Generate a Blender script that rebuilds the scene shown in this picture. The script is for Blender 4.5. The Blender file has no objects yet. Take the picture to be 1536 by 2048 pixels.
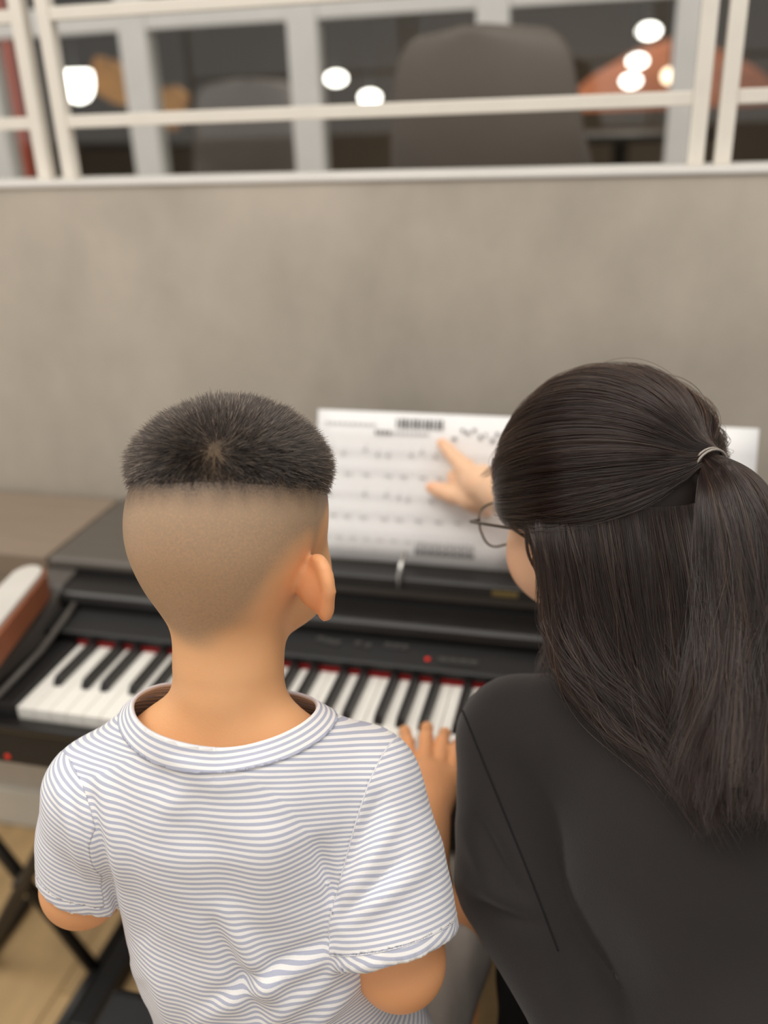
import bpy, bmesh, math, random
import numpy as np
from mathutils import Vector, Matrix
random.seed(7); rng = np.random.default_rng(7)
SC = bpy.context.scene
COL = SC.collection
# ------------------------------------------------------------------ camera
FPX, PITCH, YAW, ROLL = 1816.0, math.radians(23.79), math.radians(14.5), math.radians(-2.15)
CAM = np.array([.662, -.971, 1.402])
_cp, _sp, _cy, _sy = math.cos(PITCH), math.sin(PITCH), math.cos(YAW), math.sin(YAW)
FW = np.array([-_sy*_cp, _cy*_cp, -_sp]); RT = np.array([_cy, _sy, 0.]); UP = np.cross(RT, FW)
_c, _s = math.cos(ROLL), math.sin(ROLL)
RT, UP = _c*RT+_s*UP, -_s*RT+_c*UP
cam = bpy.data.cameras.new('camera'); camo = bpy.data.objects.new('camera', cam); COL.objects.link(camo)
cam.sensor_fit = 'VERTICAL'; cam.sensor_height = 24.0; cam.lens = FPX/2048*24.0
camo.matrix_world = Matrix(((RT[0], UP[0], -FW[0], CAM[0]), (RT[1], UP[1], -FW[1], CAM[1]), (RT[2], UP[2], -FW[2], CAM[2]), (0, 0, 0, 1)))
cam.dof.use_dof = True; cam.dof.focus_distance = .68; cam.dof.aperture_fstop = 1.75
cam.clip_start = .02
SC.camera = camo
# ------------------------------------------------------------------ world, lamps, exposure
SC.view_settings.view_transform = 'Standard'; SC.view_settings.look = 'None'
SC.view_settings.exposure = 0.0; SC.view_settings.gamma = 1.0; SC.view_settings.use_curve_mapping = False
SC.cycles.use_denoising = True
world = bpy.data.worlds.new('room_ambient'); SC.world = world; world.use_nodes = True
world.node_tree.nodes['Background'].inputs[0].default_value = (1.0, .97, .93, 1)
world.node_tree.nodes['Background'].inputs[1].default_value = .62
def area(name, loc, size, power, col=(1, .95, .88), target=None):
    l = bpy.data.lights.new(name, 'AREA'); l.shape = 'RECTANGLE'; l.size, l.size_y = size; l.energy = power; l.color = col
    o = bpy.data.objects.new(name, l); COL.objects.link(o); o.location = loc
    d = Vector(target or (loc[0], loc[1], 0))-Vector(loc)
    o.rotation_euler = d.to_track_quat('-Z', 'Y').to_euler()
    return o
area('ceiling_panel_light', (.1, -.9, 2.75), (1.8, 1.2), 26)
area('ceiling_panel_light_b', (1.5, -.2, 2.75), (1.2, .6), 9)
area('ceiling_panel_light_c', (-1.3, -.3, 2.75), (1.2, .8), 13)

# ------------------------------------------------------------------ helpers
def lin(c):
    c = c/255.
    return c/12.92 if c <= .04045 else ((c+.055)/1.055)**2.4
def rgb(r, g, b): return (lin(r), lin(g), lin(b), 1.0)
def W(u, v, d):            # survey: sight line through (u, v), d metres along the lens axis
    return CAM+(FW+RT*((u-768)/FPX)-UP*((v-1024)/FPX))*d
def WY(u, v, Y):
    r = FW+RT*((u-768)/FPX)-UP*((v-1024)/FPX); return CAM+r*((Y-CAM[1])/r[1])
def WZ(u, v, Z):
    r = FW+RT*((u-768)/FPX)-UP*((v-1024)/FPX); return CAM+r*((Z-CAM[2])/r[2])

class NT:
    def __init__(s, name):
        s.m = bpy.data.materials.new(name); s.m.use_nodes = True; s.t = s.m.node_tree
        s.b = s.t.nodes['Principled BSDF']; s.out = s.t.nodes['Material Output']
    def n(s, typ, **k):
        nd = s.t.nodes.new(typ)
        for a, v in k.items():
            if a.startswith('i_'):
                key = a[2:]; key = int(key) if key.isdigit() else key
                nd.inputs[key].default_value = v
            else: setattr(nd, a, v)
        return nd
    def l(s, a, b): s.t.links.new(a, b)
def mat(name, col, rough=.5, metal=0., spec=.5, vary=.0, scale=8., bump=0., bscale=60., coat=0., stretch=(1, 1, 1), sheen=0., emit=None, estr=0., sss=0., dark=None):
    k = NT(name); b = k.b
    b.inputs['Base Color'].default_value = col; b.inputs['Roughness'].default_value = rough; b.inputs['Metallic'].default_value = metal
    b.inputs['Specular IOR Level'].default_value = spec; b.inputs['Coat Weight'].default_value = coat
    if sheen: b.inputs['Sheen Weight'].default_value = sheen; b.inputs['Sheen Roughness'].default_value = .5
    if emit: b.inputs['Emission Color'].default_value = emit; b.inputs['Emission Strength'].default_value = estr
    if sss: b.inputs['Subsurface Weight'].default_value = sss; b.inputs['Subsurface Radius'].default_value = (1, .4, .2); b.inputs['Subsurface Scale'].default_value = .006
    if vary or bump:
        tc = k.n('ShaderNodeTexCoord'); mp = k.n('ShaderNodeMapping'); mp.inputs['Scale'].default_value = stretch
        k.l(tc.outputs['Object'], mp.inputs['Vector'])
        if vary:
            nz = k.n('ShaderNodeTexNoise', i_Scale=scale, i_Detail=5., i_Roughness=.6); k.l(mp.outputs[0], nz.inputs['Vector'])
            cr = k.n('ShaderNodeValToRGB'); cr.color_ramp.elements[0].position = .3; cr.color_ramp.elements[1].position = .72
            d = dark or tuple(c*(1-vary) for c in col[:3])+(1,)
            cr.color_ramp.elements[0].color = d; cr.color_ramp.elements[1].color = tuple(min(1, c*(1+vary*.6)) for c in col[:3])+(1,)
            k.l(nz.outputs['Fac'], cr.inputs[0]); k.l(cr.outputs[0], b.inputs['Base Color'])
        if bump:
            n2 = k.n('ShaderNodeTexNoise', i_Scale=bscale, i_Detail=4.); k.l(mp.outputs[0], n2.inputs['Vector'])
            bp = k.n('ShaderNodeBump', i_Strength=bump, i_Distance=.01); k.l(n2.outputs['Fac'], bp.inputs['Height']); k.l(bp.outputs[0], b.inputs['Normal'])
    return k.m
def tag(o, label=None, cat=None, group=None, kind=None):
    if label: o['label'] = label
    if cat: o['category'] = cat
    if group: o['group'] = group
    if kind: o['kind'] = kind
    return o
def empty(name, loc=(0, 0, 0)):
    o = bpy.data.objects.new(name, None); COL.objects.link(o); o.location = loc; o.empty_display_size = .05
    return o
def link(name, me, m, parent=None, smooth=False):
    o = bpy.data.objects.new(name, me); COL.objects.link(o)
    if m is not None and len(me.materials) == 0: me.materials.append(m)
    if parent is not None: par(o, parent)
    if smooth:
        for p in me.polygons: p.use_smooth = True
    return o
ORIG = {}
def par(o, p):             # world-space meshes stay where they are under an Empty placed at the thing's base
    o.parent = p
    q = Vector((0, 0, 0)); r = p
    while r is not None: q += Vector(r.location); r = r.parent
    o.location = Vector(o.location)-q
def bm_obj(name, bm, m, parent=None, bevel=0., seg=2, smooth=False):
    if bevel > 0: bmesh.ops.bevel(bm, geom=bm.edges[:], offset=bevel, segments=seg, profile=.6, affect='EDGES', clamp_overlap=True)
    bmesh.ops.recalc_face_normals(bm, faces=bm.faces[:])
    me = bpy.data.meshes.new(name); bm.to_mesh(me); bm.free()
    return link(name, me, m, parent, smooth)
def add_box(bm, lo, hi):
    v = [bm.verts.new((x, y, z)) for x in (lo[0], hi[0]) for y in (lo[1], hi[1]) for z in (lo[2], hi[2])]
    for f in ((0, 1, 3, 2), (4, 6, 7, 5), (0, 4, 5, 1), (2, 3, 7, 6), (0, 2, 6, 4), (1, 5, 7, 3)): bm.faces.new([v[i] for i in f])
def box(name, lo, hi, m, parent=None, bevel=.0, seg=2):
    bm = bmesh.new(); add_box(bm, lo, hi); return bm_obj(name, bm, m, parent, bevel, seg)
def add_prism(bm, poly, a, b):   # poly of (y, z), extruded along x from a to b
    p = [bm.verts.new((a, y, z)) for y, z in poly]; q = [bm.verts.new((b, y, z)) for y, z in poly]; n = len(poly)
    bm.faces.new(p); bm.faces.new(q[::-1])
    for i in range(n): bm.faces.new((p[i], q[i], q[(i+1) % n], p[(i+1) % n]))
def add_tube(bm, pts, rad, n=10, cap=True, closed=False):
    pts = [Vector(p) for p in pts]; rings = []; N = len(pts)
    rr = rad if hasattr(rad, '__len__') else [rad]*N
    up = None
    for i, p in enumerate(pts):
        t = (pts[(i+1) % N]-pts[i-1]) if closed else (pts[min(i+1, N-1)]-pts[max(i-1, 0)])
        t.normalize()
        if up is None: up = Vector((0, 0, 1)) if abs(t.z) < .9 else Vector((1, 0, 0))
        a = t.cross(up).normalized(); b = a.cross(t).normalized(); up = b
        rings.append([bm.verts.new(p+(a*math.cos(2*math.pi*k/n)+b*math.sin(2*math.pi*k/n))*rr[i]) for k in range(n)])
    for i in range(N if closed else N-1):
        r, s = rings[i], rings[(i+1) % N]
        for k in range(n): bm.faces.new((r[k], r[(k+1) % n], s[(k+1) % n], s[k]))
    if cap and not closed: bm.faces.new(rings[0][::-1]); bm.faces.new(rings[-1])
def tube(name, pts, rad, m, parent=None, n=10, closed=False):
    bm = bmesh.new(); add_tube(bm, pts, rad, n, closed=closed); return bm_obj(name, bm, m, parent, smooth=True)
def add_lathe(bm, prof, c, n=24):   # prof of (r, z)
    rings = [[bm.verts.new((c[0]+r*math.cos(2*math.pi*k/n), c[1]+r*math.sin(2*math.pi*k/n), c[2]+z)) for k in range(n)] for r, z in prof]
    for a, b in zip(rings, rings[1:]):
        for k in range(n): bm.faces.new((a[k], a[(k+1) % n], b[(k+1) % n], b[k]))
    bm.faces.new(rings[0][::-1]); bm.faces.new(rings[-1])
def lathe(name, prof, c, m, parent=None, n=24):
    bm = bmesh.new(); add_lathe(bm, prof, c, n); return bm_obj(name, bm, m, parent, smooth=True)

# ---- implicit modelling: smooth unions of round cones and ellipsoids, meshed with surface nets
class Field:
    def __init__(s, lo, hi, h):
        s.lo = np.array(lo, np.float32); s.h = h
        s.n = np.ceil((np.array(hi)-np.array(lo))/h).astype(int)+1
        s.D = np.full(s.n, .2, np.float32)
    def block(s, lo, hi):
        a = np.clip(np.floor((np.array(lo)-s.lo)/s.h).astype(int), 0, s.n-1); b = np.clip(np.ceil((np.array(hi)-s.lo)/s.h).astype(int)+1, 1, s.n)
        ax = [s.lo[i]+np.arange(a[i], b[i], dtype=np.float32)*s.h for i in range(3)]
        return tuple(slice(a[i], b[i]) for i in range(3)), np.meshgrid(*ax, indexing='ij')
    def comb(s, sl, d, k, sub=False):
        D = s.D[sl]
        if sub:
            d = -d; hh = np.maximum(k-np.abs(D-d), 0)/max(k, 1e-6); s.D[sl] = np.maximum(D, d)+hh*hh*k*.25
        else:
            hh = np.maximum(k-np.abs(D-d), 0)/max(k, 1e-6); s.D[sl] = np.minimum(D, d)-hh*hh*k*.25
    def rc(s, a, b, ra, rb, k=.01, sub=False):
        a = np.array(a, float); b = np.array(b, float); R = max(ra, rb)+k+.03
        sl, (X, Y, Z) = s.block(np.minimum(a, b)-R, np.maximum(a, b)+R)
        d = rcone(X, Y, Z, a, b, ra, rb); s.comb(sl, d, k, sub)
    def el(s, c, r, M=None, k=.01, sub=False):
        c = np.array(c, float); R = max(r)+k+.03
        sl, (X, Y, Z) = s.block(c-R, c+R)
        s.comb(sl, ell(X, Y, Z, c, r, M), k, sub)
    def chain(s, pts, rad, k=.01):
        for i in range(len(pts)-1): s.rc(pts[i], pts[i+1], rad[i], rad[i+1], k)
def rcone(X, Y, Z, a, b, ra, rb):
    ba = b-a; L2 = float(ba@ba)+1e-9
    px, py, pz = X-a[0], Y-a[1], Z-a[2]
    t = np.clip((px*ba[0]+py*ba[1]+pz*ba[2])/L2, 0, 1)
    return np.sqrt((px-t*ba[0])**2+(py-t*ba[1])**2+(pz-t*ba[2])**2)-(ra+(rb-ra)*t)
def ell(X, Y, Z, c, r, M=None):
    p = [X-c[0], Y-c[1], Z-c[2]]
    if M is not None: p = [M[i][0]*p[0]+M[i][1]*p[1]+M[i][2]*p[2] for i in range(3)]
    k0 = np.sqrt((p[0]/r[0])**2+(p[1]/r[1])**2+(p[2]/r[2])**2)
    k1 = np.sqrt((p[0]/r[0]**2)**2+(p[1]/r[1]**2)**2+(p[2]/r[2]**2)**2)+1e-9
    return k0*(k0-1)/k1
def nets(D, lo, h):
    ins = D < 0
    c = [ins[i:ins.shape[0]-1+i, j:ins.shape[1]-1+j, k:ins.shape[2]-1+k] for i in (0, 1) for j in (0, 1) for k in (0, 1)]
    s = sum(x.astype(np.int8) for x in c); act = (s > 0) & (s < 8)
    I = np.argwhere(act); vid = np.full(act.shape, -1, np.int32); vid[act] = np.arange(len(I))
    off = np.array([(i, j, k) for i in (0, 1) for j in (0, 1) for k in (0, 1)])
    val = np.stack([D[I[:, 0]+o[0], I[:, 1]+o[1], I[:, 2]+o[2]] for o in off], 1)
    acc = np.zeros((len(I), 3)); cnt = np.zeros(len(I))
    for e in range(8):
        for g in range(e+1, 8):
            if np.abs(off[e]-off[g]).sum() != 1: continue
            a, b = val[:, e], val[:, g]; m = (a < 0) != (b < 0)
            t = np.where(m, a/np.where(m, a-b, 1), 0)
            acc += m[:, None]*(off[e]+(off[g]-off[e])*t[:, None]); cnt += m
    V = (I+acc/cnt[:, None])*h+lo
    Q = []
    for ax in range(3):
        sl0 = [slice(1, -1)]*3; sl1 = [slice(1, -1)]*3
        sl0[ax] = slice(0, -1); sl1[ax] = slice(1, None)
        a, b = ins[tuple(sl0)], ins[tuple(sl1)]
        for flip, mm in ((False, a & ~b), (True, ~a & b)):
            E = np.argwhere(mm)
            if not len(E): continue
            E = E+np.array([0 if i == ax else 1 for i in range(3)])
            o1, o2 = (ax+1) % 3, (ax+2) % 3
            d1 = np.zeros(3, int); d1[o1] = 1; d2 = np.zeros(3, int); d2[o2] = 1
            q = np.stack([vid[tuple((E-d1-d2).T)], vid[tuple((E-d2).T)], vid[tuple(E.T)], vid[tuple((E-d1).T)]], 1)
            if flip: q = q[:, ::-1]
            Q.append(q)
    Q = np.concatenate(Q); Q = Q[(Q >= 0).all(1)]
    return V, Q
def tris(Q): return np.concatenate([Q[:, [0, 1, 2]], Q[:, [0, 2, 3]]])
def clip(V, T, A, g):       # keep g < 0; A: dict of per-vertex arrays
    ins = g[T] < 0; n = ins.sum(1)
    keep = T[n == 3]; newV = []; out = [keep]; cache = {}
    def cut(i, j):
        key = (min(i, j), max(i, j))
        if key not in cache:
            t = g[i]/(g[i]-g[j]); cache[key] = len(V)+len(newV); newV.append((i, j, t))
        return cache[key]
    ex = []
    for tri in T[(n == 1) | (n == 2)]:
        f = [g[i] < 0 for i in tri]
        for r in range(3):
            a, b, c = tri[r], tri[(r+1) % 3], tri[(r+2) % 3]
            fa, fb, fc = f[r], f[(r+1) % 3], f[(r+2) % 3]
            if fa and not fb and not fc: ex.append((a, cut(a, b), cut(a, c))); break
            if not fa and fb and fc:
                x, y = cut(a, b), cut(a, c); ex.append((x, b, c)); ex.append((x, c, y)); break
    if ex: out.append(np.array(ex))
    T2 = np.concatenate(out); 
    if newV:
        i = np.array([x[0] for x in newV]); j = np.array([x[1] for x in newV]); t = np.array([x[2] for x in newV])
        V2 = np.concatenate([V, V[i]+(V[j]-V[i])*t[:, None]]); A2 = {k: np.concatenate([a, a[i]+(a[j]-a[i])*t]) for k, a in A.items()}
    else: V2, A2 = V, A
    used = np.unique(T2); mp = np.full(len(V2), -1); mp[used] = np.arange(len(used))
    return V2[used], mp[T2], {k: a[used] for k, a in A2.items()}
def vnorm(V, F):
    T = F if F.shape[1] == 3 else tris(F)
    n = np.cross(V[T[:, 1]]-V[T[:, 0]], V[T[:, 2]]-V[T[:, 0]]); N = np.zeros_like(V)
    for i in range(3): np.add.at(N, T[:, i], n)
    return N/(np.linalg.norm(N, axis=1)[:, None]+1e-12)
def relax(V, F, it=2, w=.5):
    for _ in range(it):
        S = np.zeros_like(V); c = np.zeros(len(V)); k = F.shape[1]
        for i in range(k):
            np.add.at(S, F[:, i], V[F[:, (i+1) % k]]); np.add.at(c, F[:, i], 1)
            np.add.at(S, F[:, i], V[F[:, i-1]]); np.add.at(c, F[:, i], 1)
        V = V*(1-w)+w*S/np.maximum(c, 1)[:, None]
    return V
def np_mesh(name, V, F, m, parent=None, attrs=None, smooth=True, origin=None):
    me = bpy.data.meshes.new(name); V = np.asarray(V, np.float32)
    me.vertices.add(len(V)); me.vertices.foreach_set('co', V.ravel())
    k = F.shape[1]; me.loops.add(F.size); me.loops.foreach_set('vertex_index', F.astype(np.int32).ravel())
    me.polygons.add(len(F)); me.polygons.foreach_set('loop_start', np.arange(len(F), dtype=np.int32)*k)
    me.polygons.foreach_set('use_smooth', np.full(len(F), smooth))
    me.update(calc_edges=True); me.validate()
    for nme, a in (attrs or {}).items():
        at = me.attributes.new(nme, 'FLOAT', 'POINT'); at.data.foreach_set('value', np.asarray(a, np.float32))
    return link(name, me, m, parent)
def hair_curves(name, P, rad, m, parent):     # P: (N, K, 3), rad: (K,) or (N, K)
    N, K = P.shape[:2]
    cu = bpy.data.hair_curves.new(name); cu.add_curves([K]*N)
    cu.attributes['position'].data.foreach_set('vector', np.ascontiguousarray(P, np.float32).ravel())
    r = np.broadcast_to(rad, (N, K)).astype(np.float32)
    at = cu.attributes.get('radius') or cu.attributes.new('radius', 'FLOAT', 'POINT')
    at.data.foreach_set('value', np.ascontiguousarray(r).ravel())
    cu.materials.append(m)
    o = bpy.data.objects.new(name, cu); COL.objects.link(o); par(o, parent); return o
def sstep(a, b, x):
    t = np.clip((x-a)/(b-a), 0, 1); return t*t*(3-2*t)
def noise3(P, sc, seed=0):   # cheap smooth pseudo-noise from sines
    r = np.random.default_rng(seed); o = 0
    for i in range(6):
        d = r.normal(size=3); d /= np.linalg.norm(d); o = o+np.sin(P@d*sc*(.6+.25*i)+r.uniform(0, 6.28))
    return o/6

# ------------------------------------------------------------------ materials
M = {}
M['plaster'] = mat('taupe_plaster', rgb(184, 174, 160), .75, vary=.20, scale=4.2, bump=.12, bscale=14, stretch=(1, 1, .7))
M['white_metal'] = mat('cream_painted_metal', rgb(226, 219, 207), .4, vary=.04, scale=20)
M['far_white'] = mat('white_painted_timber', rgb(243, 240, 234), .5, vary=.05, scale=10)
M['cap'] = mat('white_ledge_paint', rgb(222, 218, 212), .5, vary=.05, scale=9)
M['base'] = mat('white_skirting', rgb(205, 200, 188), .5, vary=.06, scale=9)
M['black'] = mat('satin_black_laquer', rgb(30, 28, 27), .32, vary=.1, scale=30, bump=.02, bscale=200)
M['blackm'] = mat('matt_black_panel', rgb(24, 23, 23), .5, vary=.1, scale=30)
M['lid'] = mat('piano_lid_satin', rgb(92, 86, 79), .42, vary=.12, scale=5, stretch=(1, 12, 1))
M['arm'] = mat('satin_black_lit', rgb(88, 83, 78), .42, vary=.1, scale=20)  # reflected light on satin black, put into a grey base colour
M['brownlid'] = mat('dark_walnut_top', rgb(138, 122, 106), .45, vary=.15, scale=5, stretch=(1, 14, 1))
M['ivory'] = mat('white_key_plastic', rgb(240, 237, 229), .28, vary=.02, scale=40)
M['ebony'] = mat('black_key_plastic', rgb(32, 30, 30), .35, vary=.1, scale=60)
M['felt'] = mat('red_felt', rgb(150, 24, 24), .95, vary=.2, scale=300)
M['gold'] = mat('gold_lettering', rgb(190, 165, 100), .4, metal=.3, vary=.05)
M['print'] = mat('panel_print', rgb(120, 118, 105), .6, vary=.05)
M['button'] = mat('grey_button', rgb(56, 55, 55), .45, vary=.1, scale=90)
M['led'] = mat('red_led', rgb(200, 40, 20), .4, emit=rgb(255, 50, 20), estr=.25)
M['chrome'] = mat('chrome_clip', rgb(190, 188, 184), .2, metal=.9, vary=.05)
M['paper'] = mat('white_paper', rgb(240, 239, 238), .8, vary=.02, scale=30)
M['ink'] = mat('grey_ink', rgb(182, 180, 180), .9, vary=.1, scale=80)
M['inkd'] = mat('dark_ink', rgb(112, 110, 110), .9, vary=.2, scale=80)
M['leather'] = mat('black_leatherette', rgb(26, 25, 26), .38, vary=.15, scale=40, bump=.12, bscale=400)
M['steel'] = mat('black_steel', rgb(34, 31, 29), .45, vary=.1, scale=30)
M['oak'] = mat('pale_oak_planks', rgb(205, 172, 124), .5, vary=.26, scale=3.2, stretch=(5, .7, 1), bump=.03, bscale=50)
M['oakgap'] = mat('plank_gap', rgb(120, 92, 60), .8, vary=.1)
M['brownbox'] = mat('tan_brown_leather', rgb(142, 84, 56), .5, vary=.18, scale=12, bump=.05)
M['chair'] = mat('dark_grey_shell', rgb(110, 102, 93), .5, vary=.04, scale=8)
M['chairleg'] = mat('beech_leg', rgb(170, 130, 90), .5, vary=.15, scale=12)
M['darkwall'] = mat('dark_taupe_wall', rgb(126, 111, 94), .8, vary=.12, scale=1.2)
M['darkfloor'] = mat('dark_terrace_floor', rgb(90, 84, 78), .6, vary=.15, scale=4)
M['orange'] = mat('amber_cloth', rgb(226, 160, 72), .8, vary=.2, scale=9)
M['rust'] = mat('rust_canvas', rgb(196, 116, 76), .8, vary=.15, scale=4)
M['red'] = mat('red_board', rgb(232, 112, 90), .6, vary=.1, scale=9)
M['offwhite'] = mat('off_white_card', rgb(205, 200, 192), .7, vary=.06, scale=9)
M['greysteel'] = mat('grey_tube', rgb(150, 146, 140), .4, vary=.05)
M['lampglow'] = mat('lamp_glow', rgb(255, 252, 245), .5, emit=rgb(255, 250, 240), estr=7.)
M['lampwarm'] = mat('lamp_glow_warm', rgb(255, 235, 200), .5, emit=rgb(255, 232, 196), estr=4.)
M['cord'] = mat('lamp_cord', rgb(40, 38, 36), .7, vary=.05)

# ------------------------------------------------------------------ the setting
WY0 = .34
tag(box('wall_back', (-2.2, WY0, 0), (2.6, WY0+.10, 1.313), M['plaster']), kind='structure')
tag(box('trim_1', (-2.2, WY0-.004, 1.313), (2.6, WY0+.106, 1.322), M['cap'], bevel=.003), 'white painted cap along the top of the low taupe wall', kind='structure')
tag(box('baseboard_back', (-2.2, WY0-.014, 0), (2.6, WY0, .10), M['base'], bevel=.003), kind='structure')
fl = tag(box('floor', (-2.2, -2.2, -.06), (2.6, WY0, -.008), M['oakgap']), kind='structure')
pw, pl_ = .165, 1.25
bm = bmesh.new(); add_box(bm, (.0008, .001, -.02), (pw-.0008, pl_-.001, .0)); 
bmesh.ops.bevel(bm, geom=bm.edges[:], offset=.0012, segments=1, affect='EDGES')
pme = bpy.data.meshes.new('plank'); bm.to_mesh(pme); bm.free(); pme.materials.append(M['oak'])
for i in range(15):
    for j in range(2):
        o = bpy.data.objects.new('plank', pme); COL.objects.link(o)
        o.location = (-1.2+i*pw, WY0-.014-pl_*(j+1)+(.45 if i % 2 else .1)*(1 if j else 1)-.45, 0); par(o, fl)
    o = bpy.data.objects.new('plank', pme); COL.objects.link(o)
    o.location = (-1.2+i*pw, WY0-.014+(.45 if i % 2 else .1)-.45, 0)
    o.scale = (1, (.45-(.45 if i % 2 else .1))/pl_ if i % 2 == 0 else .001, 1); par(o, fl)
    if i % 2: bpy.data.objects.remove(o)
# near grille panels standing on the wall cap
def grille(x0, x1, label):
    t = empty('grille_panel', ((x0+x1)/2, .385, 1.322)); tag(t, label, 'grille', 'cream metal grille panels on the low wall')
    w = .0105; y0, y1 = .375, .396
    for x in (x0, x1): box('upright', (x-w, y0, 1.322), (x+w, y1, 2.3), M['white_metal'], t, .002)
    for z in (1.404, 1.549, 2.29): box('rail', (x0+w, y0+.002, z-.009), (x1-w, y1-.002, z+.009), M['white_metal'], t, .002)
grille(-.173, .757, 'wide cream metal grille panel between the two slim gaps, in front of the grey chair')
grille(-1.15, -.217, 'cream metal grille panel at the far left, cut by the photo edge')
grille(.791, 1.7, 'cream metal grille panel at the far right, cut by the photo edge')
# terrace behind: raised floor, glazed timber windows, dark room
YF = 1.70; ZF = .74
tag(box('floor_terrace', (-5.0, WY0+.10, .55), (5.0, 8.6, ZF), M['darkfloor']), kind='structure')
tag(box('wall_far', (-5.0, 8.5, ZF), (5.0, 8.6, 3.0), M['darkwall']), kind='structure')
tag(box('wall_left', (-5.1, YF, ZF), (-5.0, 8.6, 3.0), M['darkwall']), kind='structure')
tag(box('wall_right', (5.0, YF, ZF), (5.1, 8.6, 3.0), M['darkwall']), kind='structure')
tag(box('ceiling', (-5.1, YF-.1, 2.9), (5.1, 8.6, 3.0), M['darkwall']), kind='structure')
kg = NT('window_glass'); tr = kg.n('ShaderNodeBsdfTransparent'); gl = kg.n('ShaderNodeBsdfGlossy'); gl.inputs['Roughness'].default_value = .02
tr.inputs[0].default_value = (.93, .94, .93, 1); mx = kg.n('ShaderNodeMixShader'); mx.inputs[0].default_value = .06
kg.l(tr.outputs[0], mx.inputs[1]); kg.l(gl.outputs[0], mx.inputs[2]); kg.l(mx.outputs[0], kg.out.inputs[0]); M['glass'] = kg.m
mull = [-2.21, -1.71, -1.21, -.705, -.201, .316, .813, 1.32, 1.82]
win = tag(empty('window_1', (0, YF, ZF)), kind='structure')
for i, x in enumerate(mull): box('mullion', (x-.043, YF-.03, ZF), (x+.043, YF+.03, 2.9), M['far_white'], win, .004)
for a, b in zip(mull, mull[1:]):
    box('transom', (a+.043, YF-.025, 1.635), (b-.043, YF+.025, 1.705), M['far_white'], win, .004)
    box('sill', (a+.043, YF-.025, ZF), (b-.043, YF+.025, 1.20), M['far_white'], win, .004)
    for z0, z1 in ((1.20, 1.635), (1.705, 2.9)):
        box('pane', (a+.043, YF-.003, z0), (b-.043, YF+.003, z1), M['glass'], win)
# grey shell chair on the terrace, seen from behind
def shell_chair(name, c, yaw, label, s=1., mt=None):
    t = empty(name, c); tag(t, label, 'chair')
    # shell profile along the back: v from seat front to top of the back
    def prof(v):
        if v < .45:
            q = v/.45; return (.22-.40*q, .44+.012*math.cos(q*3.1)+(.0 if q < .8 else (q-.8)**2*.6))
        q = (v-.45)/.55; return (-.18-.075*q-.02*math.sin(q*3.1), .452+.385*q)
    def wid(v):
        if v < .45: return .215+.01*math.sin(v*7)
        q = (v-.45)/.55
        base = .232-.058*q**1.5
        return base*(1-max(0, (q-.72)/.28)**4*.999)**.26 if q > .72 else base
    nu, nv = 28, 56; V = []; F = []
    for j in range(nv+1):
        v = j/nv; y, z = prof(v); w = max(wid(v), .012)
        for i in range(nu+1):
            u = -1+2*i/nu; cu = abs(u)**2.4
            V.append((u*w, y+(.05*cu if v > .4 else .0)*min(1, (v-.4)*6 if v > .4 else 0), z+(.045*cu if v < .55 else .045*cu*max(0, 1-(v-.55)*6))))
    for j in range(nv):
        for i in range(nu):
            a = j*(nu+1)+i; F.append((a, a+1, a+nu+2, a+nu+1))
    V = np.array(V)*s; co, si = math.cos(yaw), math.sin(yaw)
    V = np.stack([V[:, 0]*co-V[:, 1]*si+c[0], V[:, 0]*si+V[:, 1]*co+c[1], V[:, 2]+c[2]], 1)
    o = np_mesh('shell', V, np.array(F), mt or M['chair'], t); md = o.modifiers.new('thick', 'SOLIDIFY'); md.thickness = .009; md.offset = 0
    lm = link_leg = None
    for sx in (-1, 1):
        for sy in (-1, 1):
            p = [np.array((sx*.10, -.02+sy*.10, .43))*s, np.array((sx*.21, -.02+sy*.22, .0))*s]
            p = [(q[0]*co-q[1]*si+c[0], q[0]*si+q[1]*co+c[1], q[2]+c[2]) for q in p]
            tube('leg', p, [.014, .010], M['chairleg'], t, 10)
    return t
shell_chair('shell_chair', (.425, 1.24, ZF-.03), -.24, 'dark grey moulded shell chair behind the cream grille, seen from behind')
shell_chair('shell_chair', (-.80, 2.75, ZF-.05), .4, 'small blurred grey chair back seen through the second window', 1., mat('pale_grey_shell', rgb(150, 140, 135), .5, vary=.05))
# dark room furnishings and lamps
def pendant(name, p, r, flat, label, m, zc=2.9):  # bright light spots, built as glowing globes on invented cords
    t = empty(name, tuple(p)); tag(t, label, 'lamp')
    n = 9; pr = [(max(.002, r*math.sin(math.pi*i/n)), -r*flat*math.cos(math.pi*i/n)) for i in range(n+1)]
    lathe('globe', pr, p, m, t, 20)
    tube('cord', [(p[0], p[1], p[2]+r*flat), (p[0], p[1], zc)], .003, M['cord'], t, 6)
    return t
for (u, v, d, r, lb) in ((672, 157, 3.4, .040, 'glowing white light spot, built as a hung globe, just left of the grey chair, the higher one of the pair'), (740, 195, 3.4, .040, 'glowing white light spot, built as a hung globe, close against the left edge of the grey chair'),
                         (1298, 62, 3.4, .043, 'glowing white light spot, built as a hung globe, right of the chair, topmost of the column'), (1275, 122, 3.4, .037, 'glowing white light spot, built as a hung globe, right of the chair, middle of the column'),
                         (1262, 162, 3.4, .037, 'glowing white light spot, built as a hung globe, right of the chair, lowest of the column')):
    pendant('light_spot', W(u, v, d), r, .62, lb, M['lampglow'])['group'] = 'glowing light spots in the dark room'
pendant('light_spot', W(1338, 152, 3.3), .025, 1., 'small warm yellowish light spot, built as a hung globe, beside the right white mullion', M['lampwarm'])
p = W(150, 142, 3.6); t = tag(empty('bowl_lamp', tuple(p)), 'large white glowing bowl lamp behind the leftmost window', 'lamp')
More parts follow.
